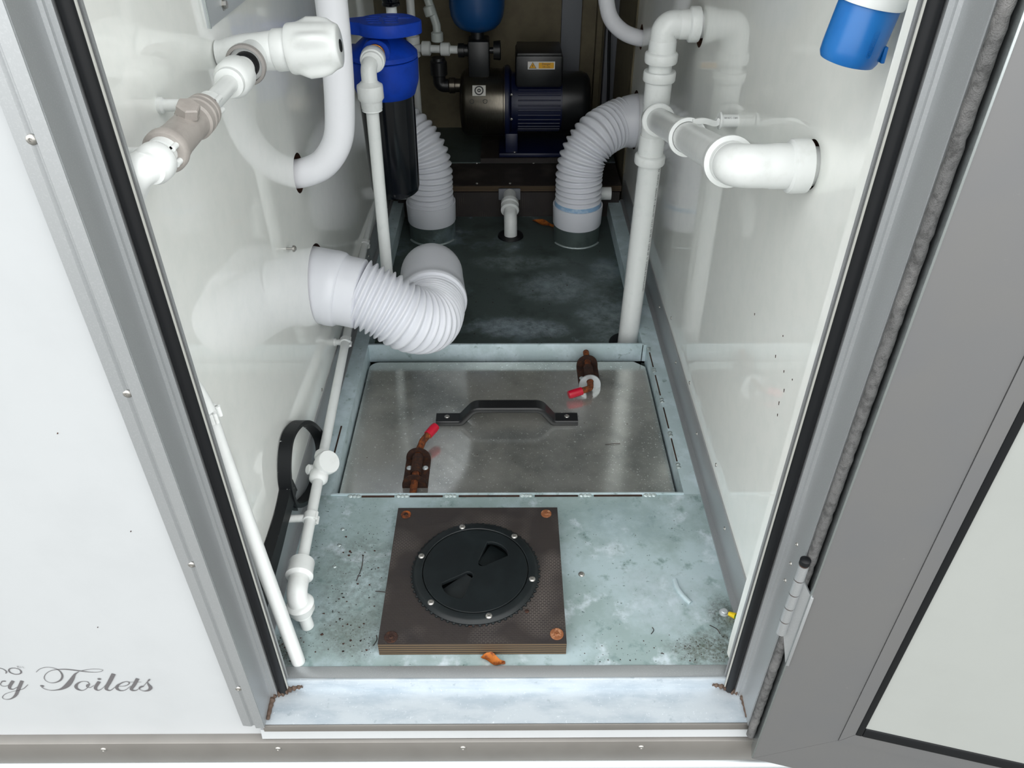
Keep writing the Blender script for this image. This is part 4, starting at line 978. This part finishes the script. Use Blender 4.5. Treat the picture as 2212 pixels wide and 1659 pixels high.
# ---- plywood step carrying the pump
SZ = .051
sh = thing('plywood_step', 'dark plywood step across the back under the pump', 'shelf', (0, 2.45, ZR))
box('riser', (-.335, 2.2245, ZR), (.335, 2.242, SZ - .018), 'filmply', sh)
b = B(); b.add(*g_box((-.34, 2.232, SZ - .018), (.34, 2.41, SZ)))
o = b.obj('tread', ['filmply', 'plyedge'], sh, smooth=False)
for p_ in o.data.polygons:
    if abs(p_.normal.z) < .5: p_.material_index = 1
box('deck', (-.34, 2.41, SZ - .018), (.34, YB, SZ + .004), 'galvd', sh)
for x, y in ((-.095, 2.25), (.005, 2.25), (-.1, 2.40), (.08, 2.40)): screw(sh, (x, y, SZ if y < 2.40 else SZ + .004), (0, 0, 1), .0045)

# ---- pump
PY, PZ = 2.50, .214
pu = thing('water_pump', 'stainless steel and dark blue electric water pump at the back', 'pump', (.05, PY, SZ + .004))
box('base_board', (-.088, 2.40, SZ + .0045), (.30, 2.62, SZ + .020), 'filmply', pu)
lathe('pump_head', (-.150, PY, PZ), (1, 0, 0), [(0, .055), (.004, .082), (.014, .096), (.022, .0995), (.134, .1005), (.136, .106), (.142, .106)], 'steel', pu, 64)
lathe('suction_boss', (-.185, PY - .01, PZ + .055), (1, 0, 0), [(0, .019), (.004, .0235), (.02, .0235), (.022, .020), (.04, .020)], 'steel', pu, 28)
lathe('flange', (-.010, PY, PZ), (1, 0, 0), [(0, .108), (.010, .110), (.014, .108), (.02, .092)], 'bluemotor', pu, 64)
lathe('motor', (.008, PY, PZ + .002), (1, 0, 0), [(0, .090), (.02, .086), (.165, .086)], 'bluemotor', pu, 56)
b = B()
for k in range(36):
    a = 2 * math.pi * k / 36
    if 60 < math.degrees(a) % 360 < 120: continue
    c = V((0, PY + .0865 * math.cos(a), PZ + .002 + .0865 * math.sin(a))); b.add(*g_tube([c + V((.03, 0, 0)), c + V((.16, 0, 0))], .0022, 6))
b.obj('cooling_fins', 'bluemotor', pu)
lathe('fan_cover', (.165, PY, PZ + .002), (1, 0, 0), [(0, .090), (.06, .090), (.078, .084), (.088, .070), (.088, 0)], 'black', pu, 56)
box('foot', (-.01, PY - .085, SZ + .020), (.03, PY + .085, PZ - .07), 'bluemotor', pu, .004)
box('foot_plate', (-.03, PY - .095, SZ + .0205), (.19, PY + .095, SZ + .034), 'bluemotor', pu, .003)
tbx = box('terminal_box', (.022, 2.405, .287), (.162, 2.55, .378), 'black', pu, .008)
box('terminal_lid', (.026, 2.409, .374), (.158, 2.546, .384), 'black', tbx, .003)
lab = box('warning_label', (.058, 2.4038, .340), (.138, 2.4052, .362), 'labelw', tbx, 0, label='white and yellow danger label')
b = B(); b.add(*g_curve([rrect(.090, .3428, .135, .3592, .002, 3)], .0003, (0, 2.4037, 0), (1, 0, 0), (0, 0, 1))); b.add(*g_curve([[(.0625, .3435), (.0825, .3435), (.0725, .3595)]], .0003, (0, 2.4037, 0), (1, 0, 0), (0, 0, 1)))
b.obj('yellow_field', 'labely', lab, smooth=False)
b = B()
b.add(*g_curve([[(.0612, .3427), (.0838, .3427), (.0725, .3608)], [(.0632, .3439), (.0818, .3439), (.0725, .3588)]], .0003, (0, 2.4035, 0), (1, 0, 0), (0, 0, 1)))
b.add(*g_curve([[(.0735, .3555), (.0705, .3495), (.0725, .3495), (.0712, .3448), (.0748, .3508), (.0728, .3508), (.0745, .3555)]], .0003, (0, 2.4034, 0), (1, 0, 0), (0, 0, 1)))
b.add(*g_curve(None, .0003, (.1125, 2.4034, .3553), (1, 0, 0), (0, 0, 1), 0, 'Danger', .0088))
b.add(*g_curve(None, .0003, (.1125, 2.4034, .3470), (1, 0, 0), (0, 0, 1), 0, '230 volts', .0062))
b.obj('label_print', 'print', lab, smooth=False)
# maker's plate on the steel head
def headp(x, a, r): return V((x, PY - r * math.cos(a), PZ + r * math.sin(a)))
b = B()
vs = [headp(x, a, .1012) for a in (math.radians(28), math.radians(37), math.radians(46)) for x in (-.108, -.068)]
b.add(vs, [[0, 1, 3, 2], [2, 3, 5, 4]])
npl = b.obj('maker_plate', 'labelw', pu, smooth=False)
tube('round_mark', [headp(-.088 + .012 * math.cos(t), math.radians(37) + .12 * math.sin(t), .1016) for t in [2 * math.pi * i / 24 for i in range(24)]], .0018, 'print', npl, 6, closed=True)
tube('round_mark', [headp(-.088 + .004 * math.cos(t), math.radians(37) + .04 * math.sin(t), .1016) for t in [2 * math.pi * i / 12 for i in range(12)]], .0016, 'print', npl, 6, closed=True)
for x in (-.110, -.070):
    tube('stamped_ring', [headp(x + .006 * math.cos(t), math.radians(19) + .06 * math.sin(t), .1008) for t in [2 * math.pi * i / 20 for i in range(20)]], .0009, 'print', npl, 6, closed=True)
for z in (PZ + .05, PZ - .02, PZ - .075): screw(pu, (.004 + .006, PY - math.sqrt(max(.101 ** 2 - (z - PZ) ** 2, 0)), z), (-.2, -1, 0), .0045)
for x in (.02, .17): screw(pu, (x, PY - .082, SZ + .034), (0, 0, 1), .006)

# ---- flow controller and pressure vessel above the pump
k = thing('flow_controller', 'black flow controller standing on the steel pump head', 'controller', (-.088, PY - .01, .305))
box('controller_body', (-.120, 2.455, .300), (-.056, 2.535, .405), 'black', k, .006)
lathe('controller_neck', (-.091, PY, .30), (0, 0, 1), [(0, .028), (.10, .026), (.105, .020), (.13, .020)], 'black', k, 28)
lathe('side_gauge', (-.056, PY - .01, .372), (1, 0, 0), [(0, .009), (.012, .009), (.012, .026), (.032, .028), (.034, .024), (.034, 0)], 'black', k, 28)
lathe('side_union', (-.120, PY - .01, .372), (-1, 0, 0), [(0, .017), (.012, .017), (.013, .020), (.030, .020), (.032, .014)], 'black', k, 28)
v_ = thing('pressure_vessel', 'round blue pressure vessel above the pump', 'vessel', (-.091, PY, .427))
lathe('vessel_shell', (-.091, PY, .425), (0, 0, 1), [(0, .018), (.002, .035), (.010, .055), (.024, .069), (.045, .078), (.07, .0815), (.26, .0815), (.30, .07), (.32, .03), (.322, 0)], 'bluetank', v_, 56)

# ---- pipework at the back left
q = thing('suction_elbow', 'dark threaded elbow joining the steel pump head on the left', 'pipe', (-.2, PY, .27))
tube('elbow', fillet([(-.182, PY - .01, PZ + .055), (-.212, PY - .01, PZ + .055), (-.212, PY - .01, .325)], .02, 8), .0195, 'black', q, 24)
lathe('socket', (-.212, PY - .01, .300), (0, 0, 1), [(0, .0225), (.002, .0255), (.040, .0255), (.044, .021), (.052, .020)], 'black', q, 24)
q = thing('back_pipework', 'white pipe fittings between the flow controller and left rear corner', 'pipe', (-.285, PY, SZ))
tube('riser', [(-.288, 2.52, SZ + .004), (-.288, 2.52, .9)], .0125, 'pvc2', q, 20)
lathe('tee_body', (-.288, 2.52, .345), (0, 0, 1), [(0, .016), (.003, .021), (.060, .021), (.063, .016)], 'pvc', q, 24)
tube('cross_pipe', [(-.288, 2.505, .375), (-.148, 2.492, .373)], .0115, 'pvc2', q, 20)
lathe('union_nut', (-.262, 2.502, .375), (1, -.09, 0), [(0, .014), (.003, .021), (.026, .021), (.029, .016)], 'pvc', q, 24)
lathe('union_nut', (-.205, 2.498, .374), (1, -.09, 0), [(0, .014), (.003, .019), (.028, .019), (.031, .013)], 'pvc', q, 24)
tube('upper_branch', fillet([(-.212, PY - .005, .40), (-.212, PY, .44), (-.238, PY + .01, .52), (-.25, PY + .01, .7)], .03, 6), .0125, 'clear', q, 20)
lathe('union_nut', (-.212, PY - .005, .395), (0, 0, 1), [(0, .013), (.003, .018), (.026, .018), (.03, .013)], 'clear', q, 24)
lathe('union_nut', (-.226, PY + .004, .465), (-.3, .1, 1), [(0, .013), (.003, .018), (.026, .018), (.03, .013)], 'clear', q, 24)
q = thing('filter_outlet', 'white pipe with dark ribbed collar rising behind the filter wrench', 'pipe', (-.237, 1.68, .62))
tube('pipe', fillet([(FX, 1.600, .625), (FX + .004, 1.70, .625), (FX + .004, 1.70, .95)], .02, 6), .0108, 'pvc2', q, 20)
lathe('ribbed_collar', (FX + .004, 1.70, .655), (0, 0, 1), [(0, .013), (.002, .018), (.006, .018), (.008, .016), (.012, .018), (.018, .018), (.020, .016), (.026, .018), (.03, .013)], 'sump', q, 24)

# ---- black cable down the right rear wall
q = thing('power_cable', 'thin black cable hanging down the right rear corner', 'cable', (.33, 2.6, .1))
tube('cable', catmull([(.318, 2.62, .9), (.319, 2.62, .60), (.318, 2.62, .40), (.325, 2.61, .25), (.330, 2.60, .10), (.330, 2.60, SZ + .006)], 8), .0048, 'rubber', q, 12)
